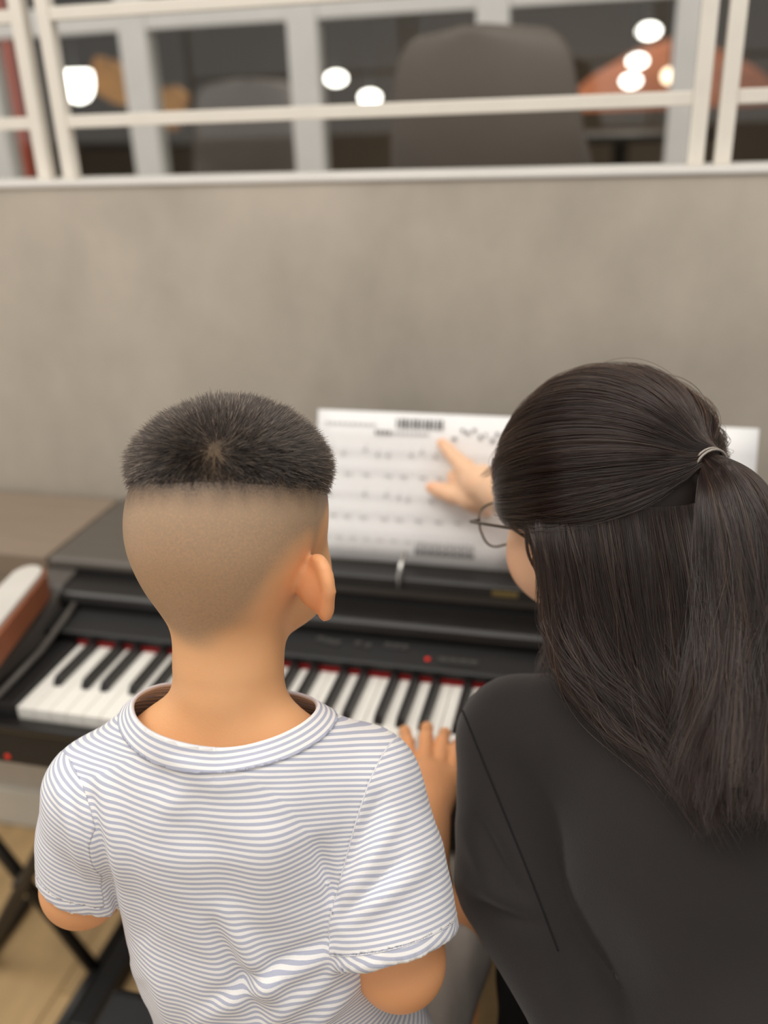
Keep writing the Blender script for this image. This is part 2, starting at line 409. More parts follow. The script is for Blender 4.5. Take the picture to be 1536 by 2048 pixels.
lathe('bowl', [(.002, -.115), (.035, -.105), (.055, -.08), (.064, -.045), (.064, -.01), (.058, 0), (.002, .002)], p, M['lampglow'], t)
tube('cord', [(p[0], p[1], p[2]+.002), (p[0], p[1], 2.9)], .003, M['cord'], t, 6)
def blob(name, pts, d, th, m, label, cat):     # a hanging cloth panel with its own thickness
    t = tag(empty(name, tuple(W(*np.mean(pts, 0), d))), label, cat)
    bm = bmesh.new(); a = [bm.verts.new(W(u, v, d)) for u, v in pts]; b = [bm.verts.new(W(u, v, d)+np.array((0, th, 0))) for u, v in pts]; n = len(pts)
    bm.faces.new(a); bm.faces.new(b[::-1])
    for i in range(n): bm.faces.new((a[i], b[i], b[(i+1) % n], a[(i+1) % n]))
    bm_obj('cloth', bm, m, t, .004)
    q = W(*np.mean(pts, 0), d); tube('cord', [(q[0], q[1]+th/2, q[2]), (q[0], q[1]+th/2, 2.9)], .003, M['cord'], t, 6)
blob('hanging_cloth', [(172, 150), (190, 112), (222, 122), (250, 140), (262, 215), (225, 205), (190, 185)], 4.0, .06, M['orange'], 'amber cloth hanging beside the white bowl lamp', 'cloth')
blob('hanging_cloth', [(318, 178), (345, 172), (368, 190), (362, 225), (345, 262), (325, 250)], 4.0, .06, M['orange'], 'smaller amber cloth right of the first white mullion', 'cloth')
# rust parasol with grey struts
c = W(1340, 190, 4.8); t = tag(empty('parasol', (c[0], c[1], ZF)), 'rust brown parasol with grey struts behind the right windows', 'parasol')
bm = bmesh.new(); n = 8; top = bm.verts.new((c[0], c[1], c[2]+.27)); rr = []
for ring, (r, z) in enumerate(((.20, .22), (.44, .10), (.64, -.06))):
    rr.append([bm.verts.new((c[0]+r*math.cos(2*math.pi*(k+.5)/n), c[1]+r*math.sin(2*math.pi*(k+.5)/n), c[2]+z)) for k in range(n)])
for k in range(n):
    bm.faces.new((top, rr[0][k], rr[0][(k+1) % n]))
    for a, b in zip(rr, rr[1:]): bm.faces.new((a[k], b[k], b[(k+1) % n], a[(k+1) % n]))
o = bm_obj('canopy', bm, M['rust'], t); o.modifiers.new('thick', 'SOLIDIFY').thickness = .006
tube('pole', [(c[0], c[1], ZF), (c[0], c[1], c[2]+.26)], .018, M['greysteel'], t)
for k in range(n):
    a = 2*math.pi*(k+.5)/n; tube('strut', [(c[0]+.02*math.cos(a), c[1]+.02*math.sin(a), c[2]-.10), (c[0]+.34*math.cos(a), c[1]+.34*math.sin(a), c[2]+.085)], .008, M['greysteel'], t, 6)
# dark tables in the dim room
for (u, d, lb) in ((1240, 3.4, 'dim dark cafe table beyond the right window below the parasol'), (300, 4.6, 'dim dark cafe table beyond the window under the amber cloths')):
    c = W(u, 300, d); t = tag(empty('cafe_table', (c[0], c[1], ZF)), lb, 'table')
    lathe('table_top', [(.002, -.025), (.33, -.025), (.34, -.01), (.33, 0), (.002, 0)], (c[0], c[1], ZF+.56), M['steel'], t, 28)
    tube('pedestal', [(c[0], c[1], ZF), (c[0], c[1], ZF+.54)], .03, M['steel'], t)
    lathe('base', [(.002, 0), (.2, 0), (.2, .012), (.04, .03), (.002, .03)], (c[0], c[1], ZF), M['steel'], t)
# red shelf unit at the left edge
t = tag(empty('display_rack', (-2.3, 2.9, ZF)), 'red display rack with white boards at the far left edge', 'rack')
box('back_board', (-2.65, 2.95, ZF), (-1.97, 2.98, 1.95), M['red'], t, .004)
for x in (-2.65, -1.97): box('side_panel', (x-.012, 2.7, ZF), (x+.012, 2.98, 1.95), M['red'], t, .003)
for z in (.95, 1.22, 1.46, 1.93): box('shelf', (-2.638, 2.7, z), (-1.982, 2.95, z+.02), M['offwhite'], t, .003)
for i, (x, z, h, m_) in enumerate(((-2.13, .97, .2, 'offwhite'), (-2.30, .97, .16, 'orange'), (-2.08, 1.24, .16, 'orange'), (-2.25, 1.24, .18, 'offwhite'), (-2.13, 1.48, .3, 'offwhite'))):
    tag(box('carton', (x-.05, 2.74, z), (x+.05, 2.86, z+h), M[m_], None, .006), ['white carton on the bottom shelf of the red rack', 'amber carton on the bottom shelf of the red rack', 'amber carton on the middle shelf of the red rack', 'white carton on the middle shelf of the red rack', 'tall white carton on the top shelf of the red rack'][i], 'carton')
l = bpy.data.lights.new('dim_room_fill', 'AREA'); l.size = 3.; l.energy = 62; l.color = (1, .91, .78)  # added fill light, so that the dim room shows
o = bpy.data.objects.new('dim_room_fill', l); COL.objects.link(o); o.location = (-.2, 4.8, 2.88)

# ------------------------------------------------------------------ piano
PX0, PX1 = -.142, 1.27
piano = tag(empty('digital_piano', (.56, .1, 0)), 'black digital piano with white and black keys against the taupe wall', 'piano')
box('keybed', (PX0+.045, -.166, .640), (PX1-.045, .33, .694), M['blackm'], piano, .003)
box('key_slip', (PX0+.045, -.172, .694), (PX1-.045, -.1535, .706), M['black'], piano, .003)
WW = .0235
names = ['A', 'B', 'C', 'D', 'E', 'F', 'G']
bc = {0: 20.6, 1: 48.0, 3: 89.0, 4: 116.5, 5: 144.0}     # mm from C, index of white key on the left of the black
def cuts(idx):   # (left cut, right cut) for white key index in C..B
    x0 = idx*23.5; L = R = 0
    for k, c in bc.items():
        if c-6.2 < x0+23.5 and c+6.2 > x0:
            if c < x0+11.75 and k == idx-1: L = c+6.2-x0
            elif k == idx: R = x0+23.5-(c-6.2)
    return L/1000, R/1000
kme = {}
def white_mesh(L, R):
    key = (round(L, 4), round(R, 4))
    if key in kme: return kme[key]
    g = .0005; y0, ym, y1 = -.150, -.0985, .012
    pts = [(g, y0), (WW-g, y0)]
    if R: pts += [(WW-g, ym), (WW-R, ym), (WW-R, y1)]
    else: pts += [(WW-g, y1)]
    if L: pts += [(L, y1), (L, ym), (g, ym)]
    else: pts += [(g, y1)]
    bm = bmesh.new(); a = [bm.verts.new((x, y, .698)) for x, y in pts]; b = [bm.verts.new((x, y, .720)) for x, y in pts]; n = len(pts)
    bm.faces.new(a[::-1]); bm.faces.new(b)
    for i in range(n): bm.faces.new((a[i], a[(i+1) % n], b[(i+1) % n], b[i]))
    bmesh.ops.bevel(bm, geom=[e for e in bm.edges if e.verts[0].co.z > .71 and e.verts[1].co.z > .71], offset=.0009, segments=1, affect='EDGES')
    bmesh.ops.recalc_face_normals(bm, faces=bm.faces[:])
    me = bpy.data.meshes.new('white_key'); bm.to_mesh(me); bm.free(); me.materials.append(M['ivory']); kme[key] = me; return me
bm = bmesh.new()
pr = [(-.0985, .722), (-.094, .7305), (-.090, .732), (.004, .732), (.004, .704), (-.0985, .704)]
v0 = [bm.verts.new((-.0059+(.0012 if z > .725 else 0), y, z)) for y, z in pr]; v1 = [bm.verts.new((.0059-(.0012 if z > .725 else 0), y, z)) for y, z in pr]
bm.faces.new(v0); bm.faces.new(v1[::-1])
for i in range(6): bm.faces.new((v0[i], v1[i], v1[(i+1) % 6], v0[(i+1) % 6]))
bmesh.ops.recalc_face_normals(bm, faces=bm.faces[:])
bmesh.ops.bevel(bm, geom=[e for e in bm.edges if min(e.verts[0].co.z, e.verts[1].co.z) > .72], offset=.0008, segments=2, affect='EDGES')
bkm = bpy.data.meshes.new('black_key'); bm.to_mesh(bkm); bm.free(); bkm.materials.append(M['ebony'])
pressed = {int(round(.505/WW))}
for i in range(52):
    w = i-2; idx = w % 7; L, R = cuts(idx)
    if i == 0: L = 0
    if i == 51: R = 0
    o = bpy.data.objects.new('white_key', white_mesh(L, R)); COL.objects.link(o); o.location = (w*WW, 0, 0); par(o, piano)
    if idx in bc and i != 51:
        octv = w//7
        o = bpy.data.objects.new('black_key', bkm); COL.objects.link(o); o.location = (octv*.1645+bc[idx]/1000, 0, 0); par(o, piano)
KX0, KX1 = -2*WW, 50*WW
box('felt_strip', (KX0, .0005, .7195), (KX1, .004, .7285), M['felt'], piano)
bm = bmesh.new(); add_prism(bm, [(-.003, .7335), (-.003, .7415), (.001, .7435), (.052, .752), (.052, .70), (.012, .70), (.012, .7335)], PX0+.045, PX1-.045)
cp = bm_obj('control_panel', bm, M['blackm'], piano, .0012)
def zp(y): return .7435+(y-.001)*(.0085/.051)
for i, (u, v, w_) in enumerate(((640, 1283, .012), (656, 1287, .012), (672, 1290, .012), (715, 1292, .010), (735, 1296, .010), (775, 1296, .011), (791, 1298, .011), (808, 1300, .011), (885, 1322, .013), (905, 1324, .013), (925, 1326, .013), (945, 1328, .013))):
    q = WZ(u, v, .747); x, y = q[0], q[1]; z = zp(y)
    box('button', (x-w_/2, y-.0035, z-.001), (x+w_/2, y+.0035, z+.0022), M['button'], cp, .0008)
    box('button_caption', (x-w_*.4, y+.006, z+.0004), (x+w_*.4, y+.0085, z+.0012), M['print'], cp)
q = WZ(855, 1318, .747); lathe('record_button', [(.0005, 0), (.0034, 0), (.0034, .0018), (.002, .0026), (.0005, .0028)], (q[0], q[1], zp(q[1])), M['led'], cp, 14)
bm = bmesh.new(); add_prism(bm, [(.046, .752), (.044, .762), (.046, .772), (.052, .776), (.10, .780), (.10, .750)], PX0+.045, PX1-.045); bm_obj('fallboard', bm, M['black'], piano, .0015)
box('fascia', (PX0+.045, .098, .70), (PX1-.045, .115, .786), M['blackm'], piano)
bm = bmesh.new(); add_prism(bm, [(.100, .786), (.098, .793), (.100, .799), (.106, .802), (.333, .802), (.333, .786)], PX0, PX1); bm_obj('lid', bm, M['lid'], piano, .0015)
box('back_panel', (PX0+.045, .318, .12), (PX1-.045, .332, .786), M['blackm'], piano)
for a, b in ((PX0, PX0+.045), (PX1-.045, PX1)):
    bm = bmesh.new(); add_prism(bm, [(-.172, .636), (-.175, .708), (-.165, .722), (-.12, .735), (-.05, .745), (.0, .754), (.035, .768), (.06, .781), (.10, .785), (.333, .785), (.333, .636)], a, b); bm_obj('end_arm', bm, M['arm'], piano, .003, 3)
    box('side_leg', (a+.006, .12, .0), (b-.006, .33, .636), M['blackm'], piano, .003)
    box('foot', (a+.002, -.10, .0), (b-.002, .12, .035), M['blackm'], piano, .004)
for a, b, rx in ((PX0+.045, KX0-.001, KX0-.026), (KX1+.001, PX1-.045, KX1+.026)):
    box('cheek_block', (a, -.1535, .694), (b, -.002, .727), M['blackm'], piano, .002)
    tube('cheek_rail', [(rx, -.150, .731), (rx, -.05, .737), (rx, .02, .752), (rx, .046, .76)], .0045, M['arm'], piano, 8)
q = WY(15, 1513, -.166); lathe('power_light', [(.0003, -.002), (.0042, -.002), (.0042, 0), (.002, .0015), (.0003, .0015)], (0, 0, 0), M['led'], piano, 14)
pl = [o for o in piano.children if o.name.startswith('power_light')][0]; pl.rotation_euler = (math.pi/2, 0, 0); pl.location = Vector((q[0], -.166, q[2]))-Vector(piano.location)
# music rest
bm = bmesh.new(); add_prism(bm, [(.092, .802), (.092, .818), (.098, .822), (.128, .822), (.128, .802)], .17, .93); ledge = bm_obj('music_ledge', bm, M['black'], piano, .0012)
TA = np.array((.132, .823)); TB = np.array((.205, 1.022)); TD = (TB-TA)/np.linalg.norm(TB-TA); TN = np.array((-TD[1], TD[0]))   # rest plane, normal towards the player
def onrest(x, h, off): y, z = TA+TD*h+TN*off; return (x, y, z)
bm = bmesh.new()
v = [bm.verts.new(onrest(x, h, off)) for off in (-.002, -.014) for x, h in ((.29, 0), (.83, 0), (.83, .19), (.81, .2), (.31, .2), (.29, .19))]
bm.faces.new(v[:6]); bm.faces.new(v[6:][::-1])
for i in range(6): bm.faces.new((v[i], v[6+i], v[6+(i+1) % 6], v[(i+1) % 6]))
bm_obj('music_rest', bm, M['blackm'], piano)
for x in (.4, .72):
    tube('rest_prop', [onrest(x, .1, -.014), (x, .27, .802)], .005, M['chrome'], piano, 8)
q = WY(797, 1150, .09)
bm = bmesh.new(); add_tube(bm, [(q[0], .088, .806), (q[0]+.001, .087, .825), (q[0]+.002, .1, .84), (q[0]+.003, .118, .846)], .0034, 8); bm_obj('page_clip', bm, M['chrome'], ledge, smooth=True)
# gold letter marks on the ledge face
x = WY(985, 1168, .0915)[0]
bm = bmesh.new()
for i in range(6):
    a = x+i*.0058; add_box(bm, (a, .0905, .8065), (a+.0012, .0922, .8145)); add_box(bm, (a+.003, .0905, .8065), (a+.0042, .0922, .8145)); add_box(bm, (a, .0905, .8105 if i % 2 else .8133), (a+.0042, .0922, .8118 if i % 2 else .8145))
bm_obj('gold_lettering', bm, M['gold'], ledge)
# sheets of music
def sheet(x0, x1, h1, off, label, tilt=0.):
    bm = bmesh.new(); nx, nh = 8, 6; g = {}
    for i in range(nx+1):
        for j in range(nh+1):
            x = x0+(x1-x0)*i/nx; h = .0005+h1*j/nh
            g[i, j] = bm.verts.new(onrest(x, h+tilt*(i/nx), off+.0012*math.sin(i/nx*3.1)*j/nh))
    for i in range(nx):
        for j in range(nh): bm.faces.new((g[i, j], g[i+1, j], g[i+1, j+1], g[i, j+1]))
    me = bpy.data.meshes.new('music_sheet'); bm.to_mesh(me); bm.free()
    o = link('music_sheet', me, M['paper'], None, True); o.modifiers.new('thick', 'SOLIDIFY').thickness = .0006
    return tag(o, label, 'sheet music', 'music sheets on the rest')
SX0 = .268
s1 = sheet(SX0, SX0+.297, .209, .0005, 'white landscape music sheet with printed notes, under the pointing finger')
s2 = sheet(SX0+.290, SX0+.585, .207, .0028, 'plain white sheet on the music rest behind the ponytail head')
def ink(name, rects, m_):     # rects of (x, h, w, hh) in sheet coordinates, flat print on the paper
    bm = bmesh.new()
    for x, h, w, hh in rects:
        f = [bm.verts.new(onrest(SX0+x+a*w, h+b*hh, .0031+.0012*math.sin((x)/.297*3.1)*h/.21)) for a, b in ((0, 0), (1, 0), (1, 1), (0, 1))]; bm.faces.new(f)
    o = bm_obj(name, bm, m_, s1); o['kind'] = 'stuff'
R_ = random.Random(3); staves = []; notes = []; darks = []
for row, h in enumerate((.150, .124, .090, .064, .036)):
    for k in range(5): staves.append((.012, h-.003+k*.0022, .235, .00025))
    if row in (0, 2):
        for k in range(13):
            x = .02+k*.0165+R_.uniform(-.002, .002); y = h-.001+R_.choice((0, .003, .0, -.002, .005))
            if R_.random() < .85: notes.append((x, y, .0042, .0042)); notes.append((x+.0038, y, .0005, .012))
    elif row in (1, 3):
        for k in range(8): notes.append((.02+k*.026+R_.uniform(-.004, .004), h-.004, .010, .0022))
for k in range(10): notes.append((.012+k*.0075, .190, .0055, .0028))
for k in range(9): notes.append((.108+k*.006, .1795, .0045, .003))
for k in range(12): notes.append((.012+k*.011, .012, .0085, .0022))
for k in range(11): staves.append((.012+k*.02, .030, .014, .0016))
for k in range(12): darks.append((.115+k*.0056, .188, .0036 if k % 3 else .0026, .0135))
for k in range(9): darks.append((.195+k*.0085+R_.uniform(-.002, .002), .176+R_.uniform(-.002, .012), R_.uniform(.003, .007), R_.uniform(.003, .006)))
for k in range(4): darks.append((.085+k*.006, .178, .004, .006))
for k in range(16): darks.append((.150+k*.0052, .014, .0042, .0055 if k % 2 else .0085)); notes.append((.150+k*.0052, .023, .0035, .009))
ink('stave_lines', staves, M['ink']); ink('printed_notes', notes, M['ink']); ink('printed_pictures', darks, M['inkd'])
# narrow dark walnut console left of the piano
t = tag(empty('console_table', (-.6, .22, 0)), 'dark walnut console top against the wall left of the piano', 'table')
box('table_top', (-1.15, .104, .762), (-.150, .332, .800), M['brownlid'], t, .003)
for x in (-1.12, -.22):
    for y in (.285, .31): pass
for x in (-1.12, -.225): box('leg', (x-.02, .285, 0), (x+.02, .325, .762), M['steel'], t, .003)
for x in (-1.12,): box('leg', (x-.02, .115, 0), (x+.02, .155, .762), M['steel'], t, .003)
box('apron', (-1.10, .300, .70), (-.245, .318, .762), M['steel'], t, .002)
# brown case with white lid lying on the left arm of the piano
a = np.array((-.128, .042, .7725)); b = np.array((-.105, -.155, .752))
t = tag(empty('pencil_case', (-.118, -.05, .757)), 'tan brown case with a white lid lying on the left end of the piano', 'case')
def stad(scale, z0, z1, name, m_, lift=0.):
    ax = b-a; ax[2] = 0; Lc = np.linalg.norm(ax); ax /= Lc; sd = np.array((-ax[1], ax[0], 0)); out = []
    for k in range(17): th = math.pi*k/16; out.append(a+ax*(.02-.03*math.sin(th)*scale)+sd*(.026*math.cos(th)*scale))
    for k in range(17): th = math.pi*k/16; out.append(b+ax*(.0+.03*math.sin(th)*scale)-sd*(.034*math.cos(th)*scale))
    bm = bmesh.new(); zt = lambda q: .7755-.012*np.clip((.04-q[1])/.2, 0, 1)
    lo = [bm.verts.new((q[0], q[1], zt(q)+z0)) for q in out]; hi = [bm.verts.new((q[0], q[1], zt(q)+z1)) for q in out]; n = len(out)
    bm.faces.new(lo[::-1]); bm.faces.new(hi)
    for i in range(n): bm.faces.new((lo[i], lo[(i+1) % n], hi[(i+1) % n], hi[i]))
    return bm_obj(name, bm, m_, t, .003, 3)
stad(1., .0, .036, 'body', M['brownbox']); stad(.8, .036, .042, 'lid', M['offwhite'])
# crossed black stand legs on the floor at the left
t = tag(empty('keyboard_stand', (-.30, -.04, 0)), 'folded black crossed tube stand standing on the floor at the far left', 'stand')
def xbar(u0, v0, u1, v1, Y):
    p, q = WY(u0, v0, Y), WY(u1, v1, Y); d = q-p; f_ = lambda z: p+d*((z-p[2])/d[2])
    A_, B_ = f_(.012), f_(.58); tube('tube_leg', [A_, B_], .012, M['steel'], t); tube('foot_bar', [A_+np.array((0, -.14, 0)), A_+np.array((0, .14, 0))], .012, M['steel'], t); return A_, B_
xbar(0, 1700, 62, 1778, .02); xbar(75, 1715, 0, 1855, -.006)
c_ = WY(42, 1755, .007); tube('pivot_bolt', [c_+np.array((0, -.02, 0)), c_+np.array((0, .03, 0))], .006, M['steel'], t)
# bench
bench = tag(empty('piano_bench', (.62, -.50, 0)), 'long black leatherette duet bench under the two people', 'bench')
box('cushion', (.155, -.66, .44), (1.16, -.335, .495), M['leather'], bench, .014, 4)
box('seat_frame', (.165, -.65, .395), (1.15, -.345, .44), M['steel'], bench, .004)
for x in (.19, 1.125):
    for y in (-.62, -.375): box('leg', (x-.02, y-.02, 0), (x+.02, y+.02, .395), M['steel'], bench, .004)
for x in (.40, .66, .92): lathe('tuft_button', [(.0005, 0), (.008, 0), (.006, .003), (.0005, .004)], (x, -.43, .494), M['leather'], bench, 14)

# ------------------------------------------------------------------ people
def attr_mix(k, name, c0, c1, noise=0., nscale=400., stretch=None):
    at = k.n('ShaderNodeAttribute', attribute_name=name); fac = at.outputs['Fac']
    if noise:
        tc = k.n('ShaderNodeTexCoord'); nz = k.n('ShaderNodeTexNoise', i_Scale=nscale, i_Detail=3.); k.l(tc.outputs['Object'], nz.inputs['Vector'])
        m1 = k.n('ShaderNodeMath', operation='SUBTRACT'); k.l(nz.outputs['Fac'], m1.inputs[0]); m1.inputs[1].default_value = .5
        m2 = k.n('ShaderNodeMath', operation='MULTIPLY'); k.l(m1.outputs[0], m2.inputs[0]); m2.inputs[1].default_value = noise
        m3 = k.n('ShaderNodeMath', operation='MULTIPLY_ADD'); k.l(m2.outputs[0], m3.inputs[0]); k.l(fac, m3.inputs[1]); k.l(fac, m3.inputs[2]); m3.use_clamp = True; fac = m3.outputs[0]
    mx = k.n('ShaderNodeMix', data_type='RGBA'); k.l(fac, mx.inputs[0])
    for i, c in ((6, c0), (7, c1)):
        if isinstance(c, tuple): mx.inputs[i].default_value = c
        else: k.l(c, mx.inputs[i])
    return mx.outputs[2]
def skin_mat(name, base, flush, stub=None, rough=.5):
    k = NT(name); b = k.b; tc = k.n('ShaderNodeTexCoord')
    nz = k.n('ShaderNodeTexNoise', i_Scale=22., i_Detail=4.); k.l(tc.outputs['Object'], nz.inputs['Vector'])
    mx = k.n('ShaderNodeMix', data_type='RGBA'); k.l(nz.outputs['Fac'], mx.inputs[0]); mx.inputs[6].default_value = base; mx.inputs[7].default_value = flush
    col = mx.outputs[2]
    col = attr_mix(k, 'flush', col, rgb(232, 138, 88))
    if stub: col = attr_mix(k, 'stubble', col, stub, .9, 700.); col = attr_mix(k, 'dense', col, rgb(52, 43, 38), .8, 600.)
    k.l(col, b.inputs['Base Color']); b.inputs['Roughness'].default_value = rough; b.inputs['Specular IOR Level'].default_value = .35
    b.inputs['Subsurface Weight'].default_value = .25; b.inputs['Subsurface Radius'].default_value = (1., .35, .18); b.inputs['Subsurface Scale'].default_value = .006
    n2 = k.n('ShaderNodeTexNoise', i_Scale=500., i_Detail=2.); k.l(tc.outputs['Object'], n2.inputs['Vector'])
    bp = k.n('ShaderNodeBump', i_Strength=.06, i_Distance=.002); k.l(n2.outputs['Fac'], bp.inputs['Height']); k.l(bp.outputs[0], b.inputs['Normal'])
    return k.m
M['skin_boy'] = skin_mat('boy_skin', rgb(236, 182, 133), rgb(228, 168, 116), rgb(166, 140, 114))
M['skin_wo'] = skin_mat('woman_skin', rgb(238, 198, 164), rgb(232, 186, 150))
def shirt_mat():
    k = NT('striped_jersey'); b = k.b
    at = k.n('ShaderNodeAttribute', attribute_name='stripe')
    m1 = k.n('ShaderNodeMath', operation='MULTIPLY'); k.l(at.outputs['Fac'], m1.inputs[0]); m1.inputs[1].default_value = 2*math.pi/.0043
    m2 = k.n('ShaderNodeMath', operation='SINE'); k.l(m1.outputs[0], m2.inputs[0])
    m3 = k.n('ShaderNodeMath', operation='MULTIPLY_ADD'); k.l(m2.outputs[0], m3.inputs[0]); m3.inputs[1].default_value = 2.2; m3.inputs[2].default_value = .5; m3.use_clamp = True
    mx = k.n('ShaderNodeMix', data_type='RGBA'); k.l(m3.outputs[0], mx.inputs[0]); mx.inputs[6].default_value = rgb(246, 243, 240); mx.inputs[7].default_value = rgb(186, 189, 206)
    k.l(mx.outputs[2], b.inputs['Base Color']); b.inputs['Roughness'].default_value = .85; b.inputs['Specular IOR Level'].default_value = .15; b.inputs['Sheen Weight'].default_value = .15
    tc = k.n('ShaderNodeTexCoord'); nz = k.n('ShaderNodeTexNoise', i_Scale=900., i_Detail=2.); k.l(tc.outputs['Object'], nz.inputs['Vector'])
    bp = k.n('ShaderNodeBump', i_Strength=.1, i_Distance=.002); k.l(nz.outputs['Fac'], bp.inputs['Height']); k.l(bp.outputs[0], b.inputs['Normal'])
    return k.m
M['shirt'] = shirt_mat()
M['stitch'] = mat('white_stitching', rgb(225, 224, 228), .9, vary=.1, scale=300)
M['shorts'] = mat('grey_jersey_shorts', rgb(196, 186, 176), .9, vary=.12, scale=20, bump=.1, bscale=90)
M['jacket'] = mat('black_suiting', rgb(43, 39, 38), .85, spec=.2, vary=.1, scale=16, bump=.15, bscale=900, sheen=.2)
M['seam'] = mat('black_seam', rgb(8, 7, 7), .9, vary=.1, scale=50)
M['trouser'] = mat('black_trousers', rgb(20, 18, 18), .9, spec=.2, vary=.1, scale=20)
M['eye_white'] = mat('eye_white', rgb(235, 230, 225), .2, vary=.02)
M['shoe'] = mat('dark_shoe', rgb(40, 36, 34), .5, vary=.1)
def hair_mat(name, col, rough, rr):
    k = NT(name); h = k.n('ShaderNodeBsdfHairPrincipled'); h.parametrization = 'COLOR'
    h.inputs['Color'].default_value = col; h.inputs['Roughness'].default_value = rough; h.inputs['Radial Roughness'].default_value = rr
    h.inputs['Random Roughness'].default_value = .3; h.inputs['Coat'].default_value = .3
    k.t.nodes.remove(k.b); k.l(h.outputs[0], k.out.inputs[0]); return k.m
M['strand_boy'] = hair_mat('boy_hair_strands', rgb(22, 17, 14), .3, .45)
M['strand_wo'] = hair_mat('woman_hair_strands', rgb(20, 12, 9), .2, .35)
def hairbase_mat():
    k = NT('boy_hair_base'); b = k.b
    c = attr_mix(k, 'dense', rgb(166, 140, 114), rgb(40, 34, 31), .8, 600.)
    c = attr_mix(k, 'whorl', c, rgb(112, 92, 68), .8, 500.)
    k.l(c, b.inputs['Base Color']); b.inputs['Roughness'].default_value = .7; b.inputs['Specular IOR Level'].default_value = .2
    return k.m
M['hairbase_boy'] = hairbase_mat()
M['hairbase_wo'] = mat('woman_hair_base', rgb(34, 27, 24), .55, spec=.3, vary=.2, scale=60)

def frame(az, tilt, roll=0.):   # az: degrees to the right of +Y, tilt: degrees downwards
    a, t = math.radians(az), math.radians(tilt)
    f = np.array((math.sin(a)*math.cos(t), math.cos(a)*math.cos(t), -math.sin(t))); r = np.array((math.cos(a), -math.sin(a), 0.)); u = np.cross(r, f)
    q = math.radians(roll); r, u = r*math.cos(q)+u*math.sin(q), u*math.cos(q)-r*math.sin(q)
    return r, f, u
def hand(F, wrist, mid, palm_r, fingers, k=.006):
    F.rc(wrist, mid, palm_r[0], palm_r[1], .012)
    for pts, rad in fingers: F.chain(pts, rad, k)

# ================================================================== boy
BH = W(474, 1045, .70); br, bf, bu = frame(11, 14, 2); BM = np.stack([br, bf, bu])
def bl(r, f, u): return BH+br*r+bf*f+bu*u
boy = tag(empty('person', (.40, -.45, .47)), 'child with a faded short haircut and striped tee, hand on the keys', 'person')
BN = W(458, 1350, .70)                       # neck
C7 = np.array((.394, -.452, .965))
SR, HR, ER, WR = W(718, 1575, .72), W(784, 1875, .70), W(800, 1925, .71), W(860, 1600, .93)
SL, EL, WL = W(215, 1590, .73), W(166, 1770, .755), np.array((.315, -.27, .775))
F = Field((.14, -.68, .0), (.66, -.06, 1.24), .003)
CRC = bl(0, -.008, .012); CRR = (.0705, .084, .074)
F.el(CRC, CRR, BM, .01)
F.el(bl(0, -.034, -.012), (.055, .048, .050), BM, .03)
F.el(bl(0, .030, -.035), (.051, .055, .070), BM, .025)
F.el(bl(0, .064, -.088), (.022, .02, .018), BM, .02)
for sx in (-1, 1): F.el(bl(sx*.030, .045, -.052), (.024, .03, .03), BM, .02)
F.rc(bl(0, .084, -.008), bl(0, .100, -.032), .006, .009, .008)
F.rc(bl(-.016, .083, -.060), bl(.016, .083, -.060), .004, .004, .006); F.rc(bl(-.013, .082, -.068), bl(.013, .082, -.068), .005, .005, .005)
for sx in (-1, 1):
    F.el(bl(sx*.030, .085, -.004), (.014, .008, .008), BM, .01, True)
    E0 = bl(sx*(.0750 if sx > 0 else .0665), -.006 if sx > 0 else .012, -.040); d = br*sx*(.85 if sx > 0 else .45)-bf*.57; d /= np.linalg.norm(d); uu = bu*.97+bf*.12*-1; uu -= d*(uu@d); uu /= np.linalg.norm(uu); nn = np.cross(d, uu)
    ear = np.stack([nn, d, uu])
    F.el(E0+d*.004, (.006, .0145, .022), ear, .006)
    out = [E0+d*(.003+.0155*math.sin(t)*(1 if math.cos(t) > 0 else .80))+uu*(.0225*math.cos(t)) for t in np.linspace(-.35, math.pi*.87, 11)]
    F.chain(out, [.0036, .0038, .004, .0042, .0042, .0042, .0040, .004, .0040, .0042, .0034], .004)
    F.el(E0-d*.006-bf*.004, (.010, .010, .015), ear, .008)
F.rc(bl(0, -.022, -.045), BN, .041, .0345, .03); F.rc(BN, C7+np.array((0, .004, -.01)), .0345, .044, .03)
F.rc(C7+np.array((-.045, -.005, -.012)), SL+np.array((0, 0, .0)), .034, .036, .03); F.rc(C7+np.array((.045, .005, -.012)), SR, .034, .036, .03)
PEL = np.array((.425, -.47, .555))
F.el((.390, -.445, .88), (.095, .065, .10), None, .03); F.el((.405, -.455, .76), (.092, .066, .14), None, .03); F.el(PEL, (.10, .08, .07), None, .03)
F.chain([SR, (SR+ER)/2, ER], [.036, .034, .033], .012); F.chain([ER, (ER*.6+WR*.4), WR], [.033, .031, .0215], .012)
F.chain([SL, (SL+EL)/2, EL], [.036, .034, .032], .012); F.chain([EL, EL*.6+WL*.4, WL], [.032, .030, .0215], .012)
# right hand on the keys
kn = [WZ(822, 1545, .768), WZ(850, 1535, .772), WZ(878, 1538, .768), WZ(902, 1552, .762)]
tp = [WZ(808, 1464, .735), WZ(855, 1458, .735), WZ(892, 1470, .735), WZ(916, 1494, .735)]
for a, b, r in zip(kn, tp, (.0074, .0077, .0072, .0066)):
    m1 = a*.55+b*.45+np.array((0, 0, .016)); m2 = a*.18+b*.82+np.array((0, 0, .010))
    F.chain([WR*.35+a*.65, a, m1, m2, b+np.array((0, 0, .002))], [.011, .0085, r, r*.94, r*.85], .003)
F.rc(WR, (kn[1]+WR)/2, .021, .022, .012); F.rc((kn[0]+WR)/2, (kn[3]+WR)/2, .017, .015, .014); F.rc(kn[0]*.85+WR*.15, kn[3]*.85+WR*.15, .010, .009, .010)
tb = WZ(818, 1572, .768); tm = WZ(790, 1545, .760); tt = WZ(770, 1508, .737)
